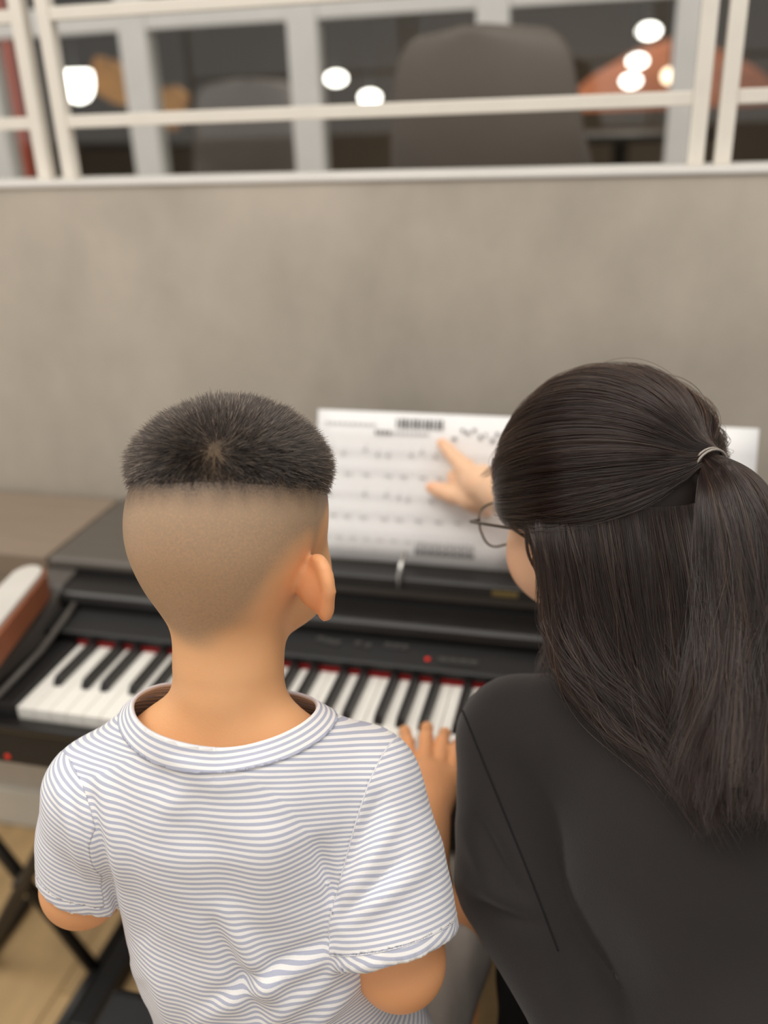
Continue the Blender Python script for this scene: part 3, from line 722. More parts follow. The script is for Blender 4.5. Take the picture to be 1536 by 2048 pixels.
F.chain([WR*.6+tb*.4, tb, tm, tt], [.014, .012, .0098, .008], .008)
# left hand on the keys
for i in range(4):
    a = WL+np.array((-.018+.014*i, .055, .004)); b = WL+np.array((-.026+.018*i, .105, -.036)); m1 = (a+b)/2+np.array((0, 0, .016))
    F.chain([WL, a, m1, b], [.014, .0105, .0085, .007], .006)
F.chain([WL, WL+np.array((.03, .03, -.01)), WL+np.array((.045, .07, -.034))], [.014, .011, .008], .008)
# legs
for sx, K in ((-1, np.array((.335, -.215, .545))), (1, np.array((.525, -.225, .545)))):
    hip = PEL+np.array((sx*.055, .02, -.005)); A = K+np.array((0, .03, -.27)); F.chain([hip, K, A], [.066, .044, .028], .02); 
    F.chain([A, A+np.array((0, -.01, -.03)), A+np.array((0, .09, -.045))], [.028, .026, .018], .012)
V, Q = nets(F.D, F.lo, F.h); V = relax(V, Q, 1, .5)
L = (V-BH)@BM.T
P1, P2, P3 = W(248, 1012, .70), W(440, 1000, .612), W(664, 1012, .715)
fn = np.cross(P2-P1, P3-P1); fn /= np.linalg.norm(fn); fn = fn*(1 if fn[2] > 0 else -1)
fade = (V-P1)@fn
uline = -.083+.075*(np.abs(L[:, 0])/.07)**2.2+1.2*np.maximum(L[:, 1]-.0, 0)
stub = sstep(-.006, .016, L[:, 2]-uline+.004*noise3(L, 160, 3))*(1-sstep(.035, .05, L[:, 1]))*(.80+.2*sstep(-.05, .0, fade))
flush = .55*np.exp(-(((np.abs(L[:, 0])-.078)/.022)**2+((L[:, 1]+.006)/.03)**2+((L[:, 2]+.045)/.035)**2))+.25*sstep(.90, .80, V[:, 2])*sstep(.5, .6, V[:, 2])  # ear term paints light glowing through the ears into the skin colour
np_mesh('body', V, Q, M['skin_boy'], boy, {'stubble': stub, 'flush': flush, 'dense': .9*sstep(-.012, .016, fade+.003*noise3(V, 400, 2))*(1-sstep(.06, .075, L[:, 1]))})
for sx in (-1, 1):
    e = bl(sx*.028, .070, -.004); lathe('eye', [(.0005, -.009), (.006, -.007), (.009, 0), (.006, .007), (.0005, .009)], tuple(e), M['eye_white'], boy, 14)
# hair: cap that thins out at the fade line, with strands
F = Field(BH-.125, BH+.14, .0025)
X, Y, Z = F.block(BH-1, BH+1)[1]
d0 = ell(X, Y, Z, CRC, CRR, BM); lx = (X-BH[0])*bu[0]+(Y-BH[1])*bu[1]+(Z-BH[2])*bu[2]
lr = np.abs((X-BH[0])*br[0]+(Y-BH[1])*br[1]+(Z-BH[2])*br[2]); lf = (X-BH[0])*bf[0]+(Y-BH[1])*bf[1]+(Z-BH[2])*bf[2]
fd = (X-P1[0])*fn[0]+(Y-P1[1])*fn[1]+(Z-P1[2])*fn[2]
th = -.004+.0044*sstep(-.010, .014, fd)+.0066*sstep(.010, .045, fd)
WHO = W(432, 893, .632); wd = (WHO-CRC); wd /= np.linalg.norm(wd)
dw = np.sqrt((X-WHO[0])**2+(Y-WHO[1])**2+(Z-WHO[2])**2); th = th-.003*np.exp(-(dw/.02)**2)
th = np.where(lf > .07, -.006, th)
F.D[...] = d0-th
V, Q = nets(F.D, F.lo, F.h); V = relax(V, Q, 2, .5)
N = vnorm(V, Q); fdv = (V-P1)@fn; V = V+N*(.0012*noise3(V, 300, 5)*sstep(.005, .03, fdv))[:, None]
dense = sstep(-.012, .018, fdv+.004*noise3(V, 400, 2))
# whorl position on the finished cap
wv = V[np.argmin(np.linalg.norm(np.cross(V-CAM, (WHO-CAM)/np.linalg.norm(WHO-CAM)), axis=1)+np.where(N@(WHO-CAM) > 0, 1, 0))]
wr_ = V-wv; whorl = np.exp(-((wr_@RT)/.008)**2-((wr_@UP+.008)/.014)**2)*.55
hairb = np_mesh('hair', V, Q, M['hairbase_boy'], boy, {'dense': dense, 'whorl': whorl})
T = tris(Q); a = np.linalg.norm(np.cross(V[T[:, 1]]-V[T[:, 0]], V[T[:, 2]]-V[T[:, 0]]), axis=1)
wt = a*(sstep(-.001, .030, fdv)**2.2+.004)[T].mean(1)*(fdv[T].mean(1) > -.002); wt /= wt.sum()
NS = 34000; ti = rng.choice(len(T), NS, p=wt); b1 = rng.random((NS, 2)); sw = b1.sum(1) > 1; b1[sw] = 1-b1[sw]
tt_ = T[ti]; P = V[tt_[:, 0]]+(V[tt_[:, 1]]-V[tt_[:, 0]])*b1[:, :1]+(V[tt_[:, 2]]-V[tt_[:, 0]])*b1[:, 1:]
NN = N[tt_[:, 0]]; away = P-wv; dist = np.linalg.norm(away, axis=1); away -= NN*np.sum(away*NN, 1)[:, None]; away /= np.linalg.norm(away, axis=1)[:, None]+1e-9
swirl = np.cross(NN, away); fdp = (P-P1)@fn
tang = away+.35*swirl*np.exp(-dist/.05)[:, None]+.22*rng.normal(size=(NS, 3)); nrm = NN*(.45+.5*rng.random(NS)[:, None])
dr = tang*(.8)+nrm; dr /= np.linalg.norm(dr, axis=1)[:, None]
ln = (.0030+.0085*sstep(.0, .035, fdp))*(.7+.6*rng.random(NS)); s = np.linspace(0, 1, 4)
PP = (P-NN*.0015)[:, None, :]+dr[:, None, :]*(ln[:, None]*s[None])[:, :, None]-np.array((0, 0, 1.))[None, None]*(.0012*s**2)[None, :, None]
keep = rng.random(NS) > .40*np.exp(-(dist/.010)**2)
PK = PP[keep]; lt = np.arange(len(PK)) % 6 == 0
M['strand_boy_lt'] = hair_mat('boy_hair_light_strands', rgb(104, 84, 68), .35, .5)
hair_curves('hair_strands', PK[~lt], np.array((.00019, .00018, .00014, .00004)), M['strand_boy'], boy)
hair_curves('light_hair_strands', PK[lt], np.array((.00019, .00018, .00014, .00004)), M['strand_boy_lt'], boy)
# tee shirt
F = Field((.15, -.66, .56), (.66, -.30, 1.08), .0028)
F.rc(C7+np.array((-.006, .000, .030)), C7+np.array((0, .004, -.04)), .050, .076, .02)
F.rc(C7+np.array((-.05, -.004, -.02)), SL+np.array((.0, 0, .0)), .046, .0475, .035); F.rc(C7+np.array((.05, .004, -.02)), SR, .046, .0475, .035)
F.el((.390, -.450, .885), (.113, .082, .10), None, .03); F.el((.410, -.463, .77), (.112, .084, .15), None, .03); F.el((.437, -.47, .65), (.124, .094, .10), None, .03)
HL = W(184, 1745, .755)
def sleeve_sdf(S_, H_, mid, rads):
    sl, (X, Y, Z) = F.block(np.minimum(S_, H_)-.12, np.maximum(S_, H_)+.12); E_ = H_+(H_-S_)*.3; ax = (H_-S_)/np.linalg.norm(H_-S_); m_ = (S_+H_)/2+np.array(mid)
    d = np.minimum(rcone(X, Y, Z, S_, m_, rads[0], rads[1]), rcone(X, Y, Z, m_, E_, rads[1], rads[2]))
    d = np.maximum(d, (X-H_[0])*ax[0]+(Y-H_[1])*ax[1]+(Z-H_[2])*ax[2]-.005); F.comb(sl, d, .010)
DT0 = F.D.copy()
sleeve_sdf(SR, HR, (.004, 0, 0), (.0475, .0500, .0520)); sleeve_sdf(SL, HL, (-.006, 0, 0), (.0475, .0430, .0410))
V, Q = nets(F.D, F.lo, F.h); V = relax(V, Q, 2, .5); N = vnorm(V, Q)
def segd(P, a, b):
    ba = b-a; t = np.clip((P-a)@ba/(ba@ba), 0, 1); return np.linalg.norm(P-a-t[:, None]*ba, axis=1), t
folds = [((128, 1590), (205, 1840), .71, .0055, .0030), ((165, 1580), (240, 1900), .69, .006, .0032), ((205, 1560), (285, 1960), .67, .007, .0030), ((185, 1600), (262, 1930), .68, .004, -.0030), ((300, 1900), (350, 2060), .70, .008, .003),
         ((455, 1840), (560, 2010), .66, .009, .0040), ((430, 1860), (520, 2040), .67, .007, -.0045), ((690, 1890), (400, 2040), .70, .007, .0026), ((705, 1925), (520, 2060), .71, .006, .0024), ((650, 1880), (430, 1990), .69, .006, -.0030), ((735, 1940), (600, 2080), .72, .006, .003),
         ((668, 1800), (640, 1690), .67, .006, -.0030), ((690, 1800), (790, 1640), .67, .007, .0030), ((672, 1790), (760, 1600), .67, .006, -.0030), ((690, 1850), (840, 1740), .67, .007, .0028), ((690, 1835), (800, 1720), .67, .005, -.0026), ((380, 1545), (330, 1640), .655, .012, .0025), ((290, 1480), (430, 1560), .65, .010, .0028), ((560, 1530), (430, 1560), .65, .012, .0022), ((360, 1600), (500, 1880), .66, .02, -.003), ((560, 1640), (520, 1860), .66, .02, .003)]
fo = np.zeros(len(V))
for a, b, d, w, am in folds:
    A_, B_ = W(*a, d), W(*b, d)
    # bring fold line to the cloth: distance measured across the sight line, only on the camera side
    vd = (A_+B_)/2-CAM; vd /= np.linalg.norm(vd)
    dd, t = segd(V-np.outer((V-A_)@vd, vd), A_-vd*0, B_-vd*((B_-A_)@vd))
    fo += 1.45*am*np.exp(-(dd/w)**2)*(N@vd < .2)*(.35+.65*np.sin(np.pi*np.clip(t*.9+.05, 0, 1)))
fo += .0012*noise3(V, 70, 8)+.0006*noise3(V, 170, 9)
Z0 = V.copy(); V = V+N*fo[:, None]
T = tris(Q)
RL, RR, RB = W(250, 1383, .69), W(606, 1441, .685), W(395, 1487, .636)
nn = np.cross(RL-RB, RR-RB); nn /= np.linalg.norm(nn); nn *= (1 if nn[2] > 0 else -1)
q1, q2 = RL-RB, RR-RB; q11, q22, q12 = q1@q1, q2@q2, q1@q2; dt = 2*(q11*q22-q12*q12)
OC = RB+q1*(q22*(q11-q12)/dt)+q2*(q11*(q22-q12)/dt); R0 = np.linalg.norm(OC-RB)
hN = (V-OC)@nn; rho = np.linalg.norm(V-OC-hN[:, None]*nn, axis=1); g_n = (hN*1.0-(rho-R0))*.707
axR = (HR-SR)/np.linalg.norm(HR-SR); axL = (HL-SL)/np.linalg.norm(HL-SL)
# armhole planes
def armplane(a, b, c): n_ = np.cross(b-a, c-a); return n_/np.linalg.norm(n_)
aR0, aR1, aR2 = W(772, 1515, .70), W(664, 1822, .67), W(770, 1700, .78)
nR = armplane(aR0, aR1, aR2); nR *= 1 if nR[0] > 0 else -1; gR = (V-aR0)@nR
aL0, aL1, aL2 = W(130, 1520, .72), W(222, 1850, .71), W(140, 1700, .80)
nL = armplane(aL0, aL1, aL2); nL *= 1 if nL[0] < 0 else -1; gL = (V-aL0)@nL
def armdist(S_, H_): ba = H_-S_; t = np.clip((V-S_)@ba/(ba@ba), -.5, 1.6); return np.linalg.norm(V-S_-t[:, None]*ba, axis=1)
dT = np.minimum(np.minimum(ell(V[:, 0], V[:, 1], V[:, 2], (.390, -.450, .885), (.113, .082, .10)), ell(V[:, 0], V[:, 1], V[:, 2], (.410, -.463, .77), (.112, .084, .15))), ell(V[:, 0], V[:, 1], V[:, 2], (.437, -.47, .65), (.124, .094, .10)))
gR = np.minimum(gR, dT-(armdist(SR, HR)-.050)-.001); gL = np.minimum(gL, dT-(armdist(SL, HL)-.044)-.001)
gR = np.minimum(gR, -.006-(V-HR)@axR); gL = np.minimum(gL, -.006-(V-HL)@axL)
def stripe_s(P, f_): return P[:, 2]+.55*np.maximum(P[:, 1]+.50, 0)*sstep(.84, .93, P[:, 2])+.35*f_
sb = stripe_s(Z0, fo)
tee = empty('tee_shirt', (.40, -.46, .60)); par(tee, boy)
def shell_part(name, V_, T_, A_, m_, parent, th=.0016, off=0.):
    o = np_mesh(name, V_, T_, m_, parent, A_); md = o.modifiers.new('cloth', 'SOLIDIFY'); md.thickness = th; md.offset = off; return o
A0 = {'stripe': sb, 'g': g_n, 'r': gR, 'l': gL, 'z': V[:, 2]}
CB = .016
v, t_, a_ = clip(V, T, A0, g_n+CB); v, t_, a_ = clip(v, t_, a_, a_['r']); v, t_, a_ = clip(v, t_, a_, a_['l']); v, t_, a_ = clip(v, t_, a_, .60-a_['z'])
shell_part('shirt_body', v, t_, {'stripe': a_['stripe']}, M['shirt'], tee)
ac = dict(A0); ac['stripe'] = g_n
v, t_, a_ = clip(V+N*.0012, T, ac, g_n); v, t_, a_ = clip(v, t_, a_, -(a_['g']+CB+.0012))
shell_part('collar', v, t_, {'stripe': a_['stripe']}, M['shirt'], tee, .0028)
V2, Q2 = nets(DT0+.002, F.lo, F.h); V2 = relax(V2, Q2, 2, .5); T2 = tris(Q2); A2 = {'stripe': stripe_s(V2, 0), 'z': V2[:, 2], 'x': V2[:, 0]}
for sgn, xc in ((1, .484), (-1, .325)):
    v, t_, a_ = clip(V2, T2, A2, (xc-V2[:, 0])*sgn); v, t_, a_ = clip(v, t_, a_, a_['z']-.885); v, t_, a_ = clip(v, t_, a_, .615-a_['z'])
    shell_part('side_panel', v, t_, {'stripe': a_['stripe']}, M['shirt'], tee)
hems = []
for nm, ax, S_, H_, key in (('R', axR, SR, HR, 'r'), ('L', axL, SL, HL, 'l')):
    A1 = dict(A0); A1['stripe'] = (V-S_)@ax+.5*fo; A1['h'] = (V-H_)@ax+.006
    if nm == 'R': tilt = np.cross(ax, np.array((0, 1., 0))); pass
    v, t_, a_ = clip(V, T, A1, -A1[key]+.0); v, t_, a_ = clip(v, t_, a_, a_['h'])
    shell_part('sleeve', v, t_, {'stripe': a_['stripe']}, M['shirt'], tee, .0024)
# stitch lines: collar seam and armhole seams follow the cloth
def iso_line(name, g, sel, rad, m_, parent, off=.0012):
    E_ = np.concatenate([T[:, [0, 1]], T[:, [1, 2]], T[:, [2, 0]]]); E_.sort(1); E_, inv = np.unique(E_, axis=0, return_inverse=True)
    ga, gb = g[E_[:, 0]], g[E_[:, 1]]; cr = (ga < 0) != (gb < 0); tt = np.where(cr, ga/np.where(cr, ga-gb, 1), 0)
    Pt = V[E_[:, 0]]+(V[E_[:, 1]]-V[E_[:, 0]])*tt[:, None]; Nt = N[E_[:, 0]]; Pt = Pt+Nt*off
    te = inv.reshape(3, -1).T; bm = bmesh.new(); nb = {}
    for tr_ in te[(cr[te].sum(1) == 2)]:
        q = [i for i in tr_ if cr[i]]
        if not (sel(Pt[q[0]]) and sel(Pt[q[1]])): continue
        nb.setdefault(q[0], []).append(q[1]); nb.setdefault(q[1], []).append(q[0])
    seen = set()
    for st in sorted(nb, key=lambda i: len(nb[i])):
        if st in seen: continue
        path = [st]; seen.add(st)
        while True:
            nx = [j for j in nb[path[-1]] if j not in seen]
            if not nx: break
            path.append(nx[0]); seen.add(nx[0])
        if len(path) > 12:
            pp = Pt[path]
            for _ in range(3): pp[1:-1] = (pp[:-2]+pp[1:-1]*2+pp[2:])/4
            add_tube(bm, pp[::2], rad, 5)
    return bm_obj(name, bm, m_, parent, smooth=True)
iso_line('collar_seam', g_n+CB, lambda p: True, .0009, M['stitch'], tee)
iso_line('armhole_seam', gR, lambda p: p[2] > .80 and p[0] > .44 and p[1] < -.40, .0008, M['stitch'], tee, .0006)
# shorts
F = Field((.24, -.64, .44), (.66, -.12, .72), .004)
F.el(PEL, (.118, .098, .085), None, .03)
for sx, K in ((-1, np.array((.335, -.215, .545))), (1, np.array((.525, -.225, .545)))):
    hip = PEL+np.array((sx*.055, .02, -.005)); F.rc(hip, hip+(K-hip)*.99, .070, .058, .02)
V, Q = nets(F.D, F.lo, F.h); V = relax(V, Q, 2); N = vnorm(V, Q); V = V+N*(.004*noise3(V*np.array((1, .3, 1)), 110, 4))[:, None]
T = tris(Q)
v, t_, a_ = clip(V, T, {'z': V[:, 2]}, V[:, 1]-(-.262+.0*V[:, 0]))
shell_part('shorts', v, t_, {}, M['shorts'], boy, .002)
boy['group'] = 'people at the piano'

# ================================================================== woman
WH = W(1198, 1005, .80); wr, wf, wu = frame(-40, 20, 0); WM = np.stack([wr, wf, wu])
def wl(r, f, u): return WH+wr*r+wf*f+wu*u
wo = tag(empty('person', (.78, -.45, .47)), 'person in black with glasses and a half-up ponytail, pointing at the sheet music', 'person', 'people at the piano')
WC = wl(0, -.012, .014); WCR = (.0765, .093, .083)
WSL, WSR = W(1042, 1480, .80), np.array((.945, -.26, .885)); WC7 = np.array((.745, -.335, .945))
WEL, WHL = W(1190, 2070, .72), np.array((.70, -.30, .615))
WER, WWR = np.array((.80, .02, .845)), WY(1010, 985, .085)
F = Field((.40, -.74, .0), (1.05, .24, 1.22), .0036)
def face(F):
    F.el(WC, WCR, WM, .01); F.el(wl(0, -.04, -.012), (.064, .058, .062), WM, .03); F.el(wl(0, .035, -.038), (.060, .058, .078), WM, .025)
    F.el(wl(0, .075, -.100), (.022, .02, .018), WM, .022)
    for sx in (-1, 1): F.el(wl(sx*.040, .052, -.045), (.024, .032, .032), WM, .02); F.el(wl(sx*.070, -.014, -.03), (.008, .012, .024), WM, .006)
    F.rc(wl(0, .094, -.002), wl(0, .114, -.036), .007, .0105, .009)
    F.rc(wl(-.020, .092, -.068), wl(.020, .092, -.068), .0045, .0045, .006); F.rc(wl(-.016, .090, -.077), wl(.016, .090, -.077), .0055, .0055, .005)
    for sx in (-1, 1): F.el(wl(sx*.032, .096, -.002), (.015, .008, .008), WM, .01, True)
face(F)
WN = wl(0, -.035, -.11)
F.rc(wl(0, -.025, -.05), WN, .054, .050, .03); F.rc(WN, WC7, .050, .058, .03)
F.rc(WC7, WSL, .05, .045, .03); F.rc(WC7, WSR, .05, .045, .03)
F.el((.785, -.36, .83), (.125, .085, .13), None, .03); F.el((.83, -.46, .62), (.13, .10, .16), None, .03)
F.chain([WSL, W(1024, 1760, .765), WEL], [.045, .039, .034], .012); F.chain([WEL, WHL], [.038, .026], .012)
F.chain([WSR, WER], [.045, .038], .012); F.chain([WER, WER*.45+WWR*.55, WWR], [.038, .034, .0245], .012)
# right hand pointing at the sheet
PM = WY(962, 966, .120); K1, K2, K3, K4 = WY(930, 936, .142), WY(936, 962, .140), WY(946, 986, .134), WY(958, 1006, .126)
I1, I2, I3 = WY(912, 918, .155), WY(897, 901, .168), WY(883, 886, .180)
F.rc(WWR, PM, .0235, .021, .014); F.rc(PM, K2, .022, .015, .012); F.rc(K1, K4, .0125, .0105, .012); F.rc(WWR, K4, .018, .011, .012)
F.chain([K1, I1, I2, I3], [.0125, .0098, .0086, .0074], .006)
for Kk, r in ((K2, .0095), (K3, .009), (K4, .0082)):
    b1_ = Kk+np.array((-.022, .022, -.004)); b2_ = b1_+np.array((.010, .016, -.020)); b3_ = b2_+np.array((.020, -.006, -.004))
    F.chain([Kk, b1_, b2_, b3_], [r*1.15, r, r*.95, r*.85], .005)
F.chain([PM+np.array((.012, -.005, -.016)), WY(940, 998, .122), WY(905, 990, .138), WY(882, 982, .146), WY(862, 975, .150)], [.015, .0135, .0110, .0098, .0080], .008)
# left hand in the lap
for i in range(4):
    a = WHL+np.array((-.022+.016*i, .06, -.014)); F.chain([WHL, a, a+np.array((.002*i, .035, -.004)), a+np.array((.002*i, .062, -.016))], [.018, .0115, .0095, .0075], .006)
F.chain([WHL, WHL+np.array((.035, .03, -.008)), WHL+np.array((.042, .065, -.014))], [.016, .012, .009], .008)
for sx, K in ((-1, np.array((.645, -.12, .535))), (1, np.array((.93, -.11, .535)))):
    hip = np.array((.79+sx*.085, -.46, .55)); A = K+np.array((0, .06, -.44)); F.chain([hip, K, A], [.070, .052, .034], .02); F.chain([A, A+np.array((0, -.01, -.05)), A+np.array((0, .13, -.068))], [.034, .03, .022], .012)
V, Q = nets(F.D, F.lo, F.h); V = relax(V, Q, 1, .5); L = (V-WH)@WM.T
flush = .25*np.exp(-(((np.abs(L[:, 0])-.045)/.025)**2+((L[:, 1]-.06)/.04)**2+((L[:, 2]+.045)/.03)**2))+.3*np.exp(-(np.linalg.norm(V-I3, axis=1)/.01)**2)+.35*np.exp(-(np.linalg.norm(V-WY(862, 975, .15), axis=1)/.012)**2)
np_mesh('body', V, Q, M['skin_wo'], wo, {'flush': flush})
for sx in (-1, 1):
    e = wl(sx*.032, .086, -.002); lathe('eye', [(.0005, -.010), (.007, -.0075), (.0105, 0), (.007, .0075), (.0005, .010)], tuple(e), M['eye_white'], wo, 14)
# jacket
jac = empty('jacket', (.78, -.42, .50)); par(jac, wo)
F = Field((.48, -.74, .44), (1.05, .12, 1.02), .0036)
F.rc(WC7+np.array((0, .004, .010)), WC7+np.array((0, 0, -.01)), .056, .068, .03)
F.rc(WC7+np.array((-.03, 0, -.022)), WSL, .060, .054, .05); F.rc(WC7+np.array((.03, 0, -.022)), WSR, .060, .060, .05)
F.el((.790, -.368, .83), (.142, .105, .13), None, .05); F.el((.832, -.455, .65), (.150, .125, .19), None, .04)
WM1 = W(1024, 1760, .765)
F.chain([WSL, WM1, WEL, WEL+(WEL-WM1)*.15], [.0540, .0470, .038, .036], .006); F.chain([WEL, WHL*.9+WEL*.1], [.042, .034], .012)
F.chain([WSR, WER], [.060, .05], .018); F.chain([WER, WER*.35+WWR*.65], [.05, .036], .015)
FJ = F
V, Q = nets(F.D, F.lo, F.h); V = relax(V, Q, 2); N = vnorm(V, Q)
jf = [((925, 1650), (1000, 1800), .77, .008, .004), ((960, 1640), (1040, 1790), .765, .006, -.005), ((930, 1790), (1075, 1850), .76, .007, -.006), ((935, 1770), (1070, 1825), .76, .008, .005), ((1000, 1660), (1090, 1800), .75, .008, .0035), ((1100, 1850), (1180, 2060), .70, .012, -.005), ((1150, 1800), (1300, 1980), .67, .02, -.003), ((1250, 1750), (1420, 2040), .66, .03, .003), ((1180, 1900), (1260, 2060), .67, .014, .003)]
fo = np.zeros(len(V))
for a, b, d, w, am in jf:
    A_, B_ = W(*a, d), W(*b, d); vd = (A_+B_)/2-CAM; vd /= np.linalg.norm(vd)
    dd, t = segd(V-np.outer((V-A_)@vd, vd), A_, B_-vd*((B_-A_)@vd)); fo += am*np.exp(-(dd/w)**2)*(N@vd < .2)*np.sin(np.pi*np.clip(t*.8+.1, 0, 1))
V = V+N*(fo+.0015*noise3(V, 45, 12))[:, None]; T = tris(Q)
nk = np.array((.12, .30, .94)); nk /= np.linalg.norm(nk); g_c = (V-(WC7+np.array((0, 0, .030))))@nk
g_c = np.minimum(g_c, .105-np.linalg.norm((V-WC7)[:, :2], axis=1))
cuffR = (V-(WER*.40+WWR*.60))@((WWR-WER)/np.linalg.norm(WWR-WER)); 
farR = np.linalg.norm(V-WWR, axis=1) < .2
gg = np.where(farR, cuffR, -.1)
v, t_, a_ = clip(V, T, {'c': gg}, g_c); v, t_, a_ = clip(v, t_, a_, a_['c'])
shell_part('jacket_body', v, t_, {}, M['jacket'], jac, .003)
gS = (lambda a, b, c: (V-a)@(lambda n_: n_*(1 if n_[0] < 0 else -1))(armplane(a, b, c)))(W(918, 1395, .80), W(1085, 1818, .70), W(1010, 1650, .86))
iso_line('shoulder_seam', gS, lambda p: p[2] > .80 and (p-CAM)@FW < .86 and p[0] < .70 and (p@np.array((0, 1., 0))) < -.27, .0009, M['seam'], jac, .0017)
# trousers
F = Field((.56, -.66, .04), (1.06, .0, .72), .005)
F.el((.80, -.46, .57), (.155, .12, .09), None, .03)
for sx, K in ((-1, np.array((.645, -.12, .535))), (1, np.array((.93, -.11, .535)))):
    hip = np.array((.79+sx*.085, -.46, .55)); A = K+np.array((0, .06, -.42)); F.chain([hip, K, A], [.094, .074, .05], .02)
V, Q = nets(F.D, F.lo, F.h); V = relax(V, Q, 2); N = vnorm(V, Q); V = V+N*(.004*noise3(V, 60, 5))[:, None]
np_mesh('trousers', V, Q, M['trouser'], wo)
# hair: dark under-volume
TIE = W(1402, 925, .705)
TIEL = (TIE-WC)@WM.T
F = Field((.50, -.50, .88), (1.0, -.06, 1.24), .0032)
X, Y, Z = F.block((-9, -9, -9), (9, 9, 9))[1]
d0 = ell(X, Y, Z, WC, WCR, WM)
lx = [(X-WH[0])*WM[i][0]+(Y-WH[1])*WM[i][1]+(Z-WH[2])*WM[i][2] for i in range(3)]
cover = sstep(.0, 1., (-.01+.5*np.maximum(lx[1]-.02, 0)-lx[2])/.012)        # 0 above the ear line
th = .0135-.012*sstep(.050, .082, lx[1]-.55*np.maximum(lx[2]-.02, 0))
fr = lx[1]-.62*lx[2]-.038                                                    # in front of the hairline
th = np.where(fr > 0, np.maximum(th-.5*fr, -.006), th)
th = th-.03*np.maximum(sstep(-.012, .014, lx[1])*sstep(.008, -.008, lx[2]), sstep(.025, .05, lx[1])*sstep(.018, .0, lx[2]))
F.D[...] = d0-th
# knot swell towards the tie
F.rc(WC+(TIE-WC)*.80, TIE, .020, .007, .018)
def fsample(F, P):
    q = (P-F.lo)/F.h; ok = np.all((q >= 1) & (q < np.array(F.D.shape)-2), -1); q = np.clip(q, 1, np.array(F.D.shape)-2.001); i = q.astype(int); f_ = q-i; v = 0
    for a in (0, 1):
        for b in (0, 1):
            for c in (0, 1):
                w = (f_[..., 0] if a else 1-f_[..., 0])*(f_[..., 1] if b else 1-f_[..., 1])*(f_[..., 2] if c else 1-f_[..., 2])
                v = v+w*F.D[i[..., 0]+a, i[..., 1]+b, i[..., 2]+c]
    return np.where(ok, v, .2)
def push(P, F, margin, it=4):
    P = P.copy()
    for _ in range(it):
        d = fsample(F, P); e = .004
        g = np.stack([fsample(F, P+np.eye(3)[k]*e)-fsample(F, P-np.eye(3)[k]*e) for k in range(3)], -1); g /= np.linalg.norm(g, axis=-1)[..., None]+1e-9
        P += g*np.maximum(0, margin-d)[..., None]
    return P
def push_head(P, margin):
    l = (P-WC)@WM.T; r = np.array(WCR)+margin; q = np.sqrt(((l/r)**2).sum(-1)); return WC+(l*np.maximum(1, 1/(q+1e-9))[..., None])@WM
drape = {0.: [(1058, 1020, .830), (1108, 1110, .812), (1128, 1220, .800), (1130, 1300, .79), (1100, 1345, .785)],
         .15: [(1090, 1012, .790), (1120, 1130, .775), (1150, 1290, .765), (1190, 1400, .745), (1290, 1490, .715)],
         .30: [(1150, 1013, .755), (1180, 1160, .745), (1205, 1320, .735), (1270, 1440, .715), (1375, 1570, .69)],
         .50: [(1220, 1013, .727), (1240, 1170, .715), (1270, 1340, .71), (1335, 1490, .69), (1410, 1630, .668)],
         .70: [(1300, 1013, .708), (1320, 1170, .697), (1345, 1340, .69), (1390, 1490, .676), (1440, 1620, .66)],
         .85: [(1362, 1010, .703), (1395, 1170, .69), (1420, 1340, .68), (1450, 1480, .67), (1490, 1600, .655)],
         1.: [(1402, 1000, .708), (1450, 1150, .695), (1485, 1340, .682), (1510, 1490, .670), (1550, 1580, .655)],
         1.25: [(1445, 1000, .75), (1510, 1150, .74), (1560, 1340, .725), (1600, 1480, .71), (1640, 1560, .70)],
         1.6: [(1420, 1000, .84), (1480, 1150, .84), (1540, 1300, .83), (1600, 1400, .82), (1640, 1480, .82)]}
ks = sorted(drape); DC = np.array([[W(*p) for p in drape[k]] for k in ks])     # (K,5,3)
def jdepth(p):
    ds = np.arange(.52, 1.0, .003); q = np.array([W(p[0], p[1], d) for d in ds]); h_ = fsample(FJ, q) < 0
    return ds[np.argmax(h_)] if h_.any() else 9.
def hdepth(p):
    ds = np.arange(.52, 1.0, .003); q = np.array([W(p[0], p[1], d) for d in ds]); h_ = ell(q[:, 0], q[:, 1], q[:, 2], WC, tuple(np.array(WCR)+.012), WM) < 0
    return ds[np.argmax(h_)] if h_.any() else 9.
for k_ in ks:
    L_ = [list(p) for p in drape[k_]]
    for p in L_[1:]: p[2] = min(p[2], jdepth(p)-.015)
    if k_ <= 1.:
        for p in L_[:3]: p[2] = min(p[2], hdepth(p)-.001)
    for _ in range(4):
        for i_ in (3, 2, 1): L_[i_][2] = min(L_[i_][2], (L_[i_-1][2]+L_[i_+1][2])/2+.003)
    drape[k_] = L_
DC = np.array([[W(*p) for p in drape[k]] for k in ks])
def drape_pts(t):    # t (N,) -> (N,5,3)
    t = np.clip(t, 0, 1.6); i = np.clip(np.searchsorted(ks, t, side='right')-1, 0, len(ks)-2); k0 = np.array(ks)[i]; k1 = np.array(ks)[i+1]
    w = ((t-k0)/(k1-k0))[:, None, None]; return DC[i]*(1-w)+DC[i+1]*w
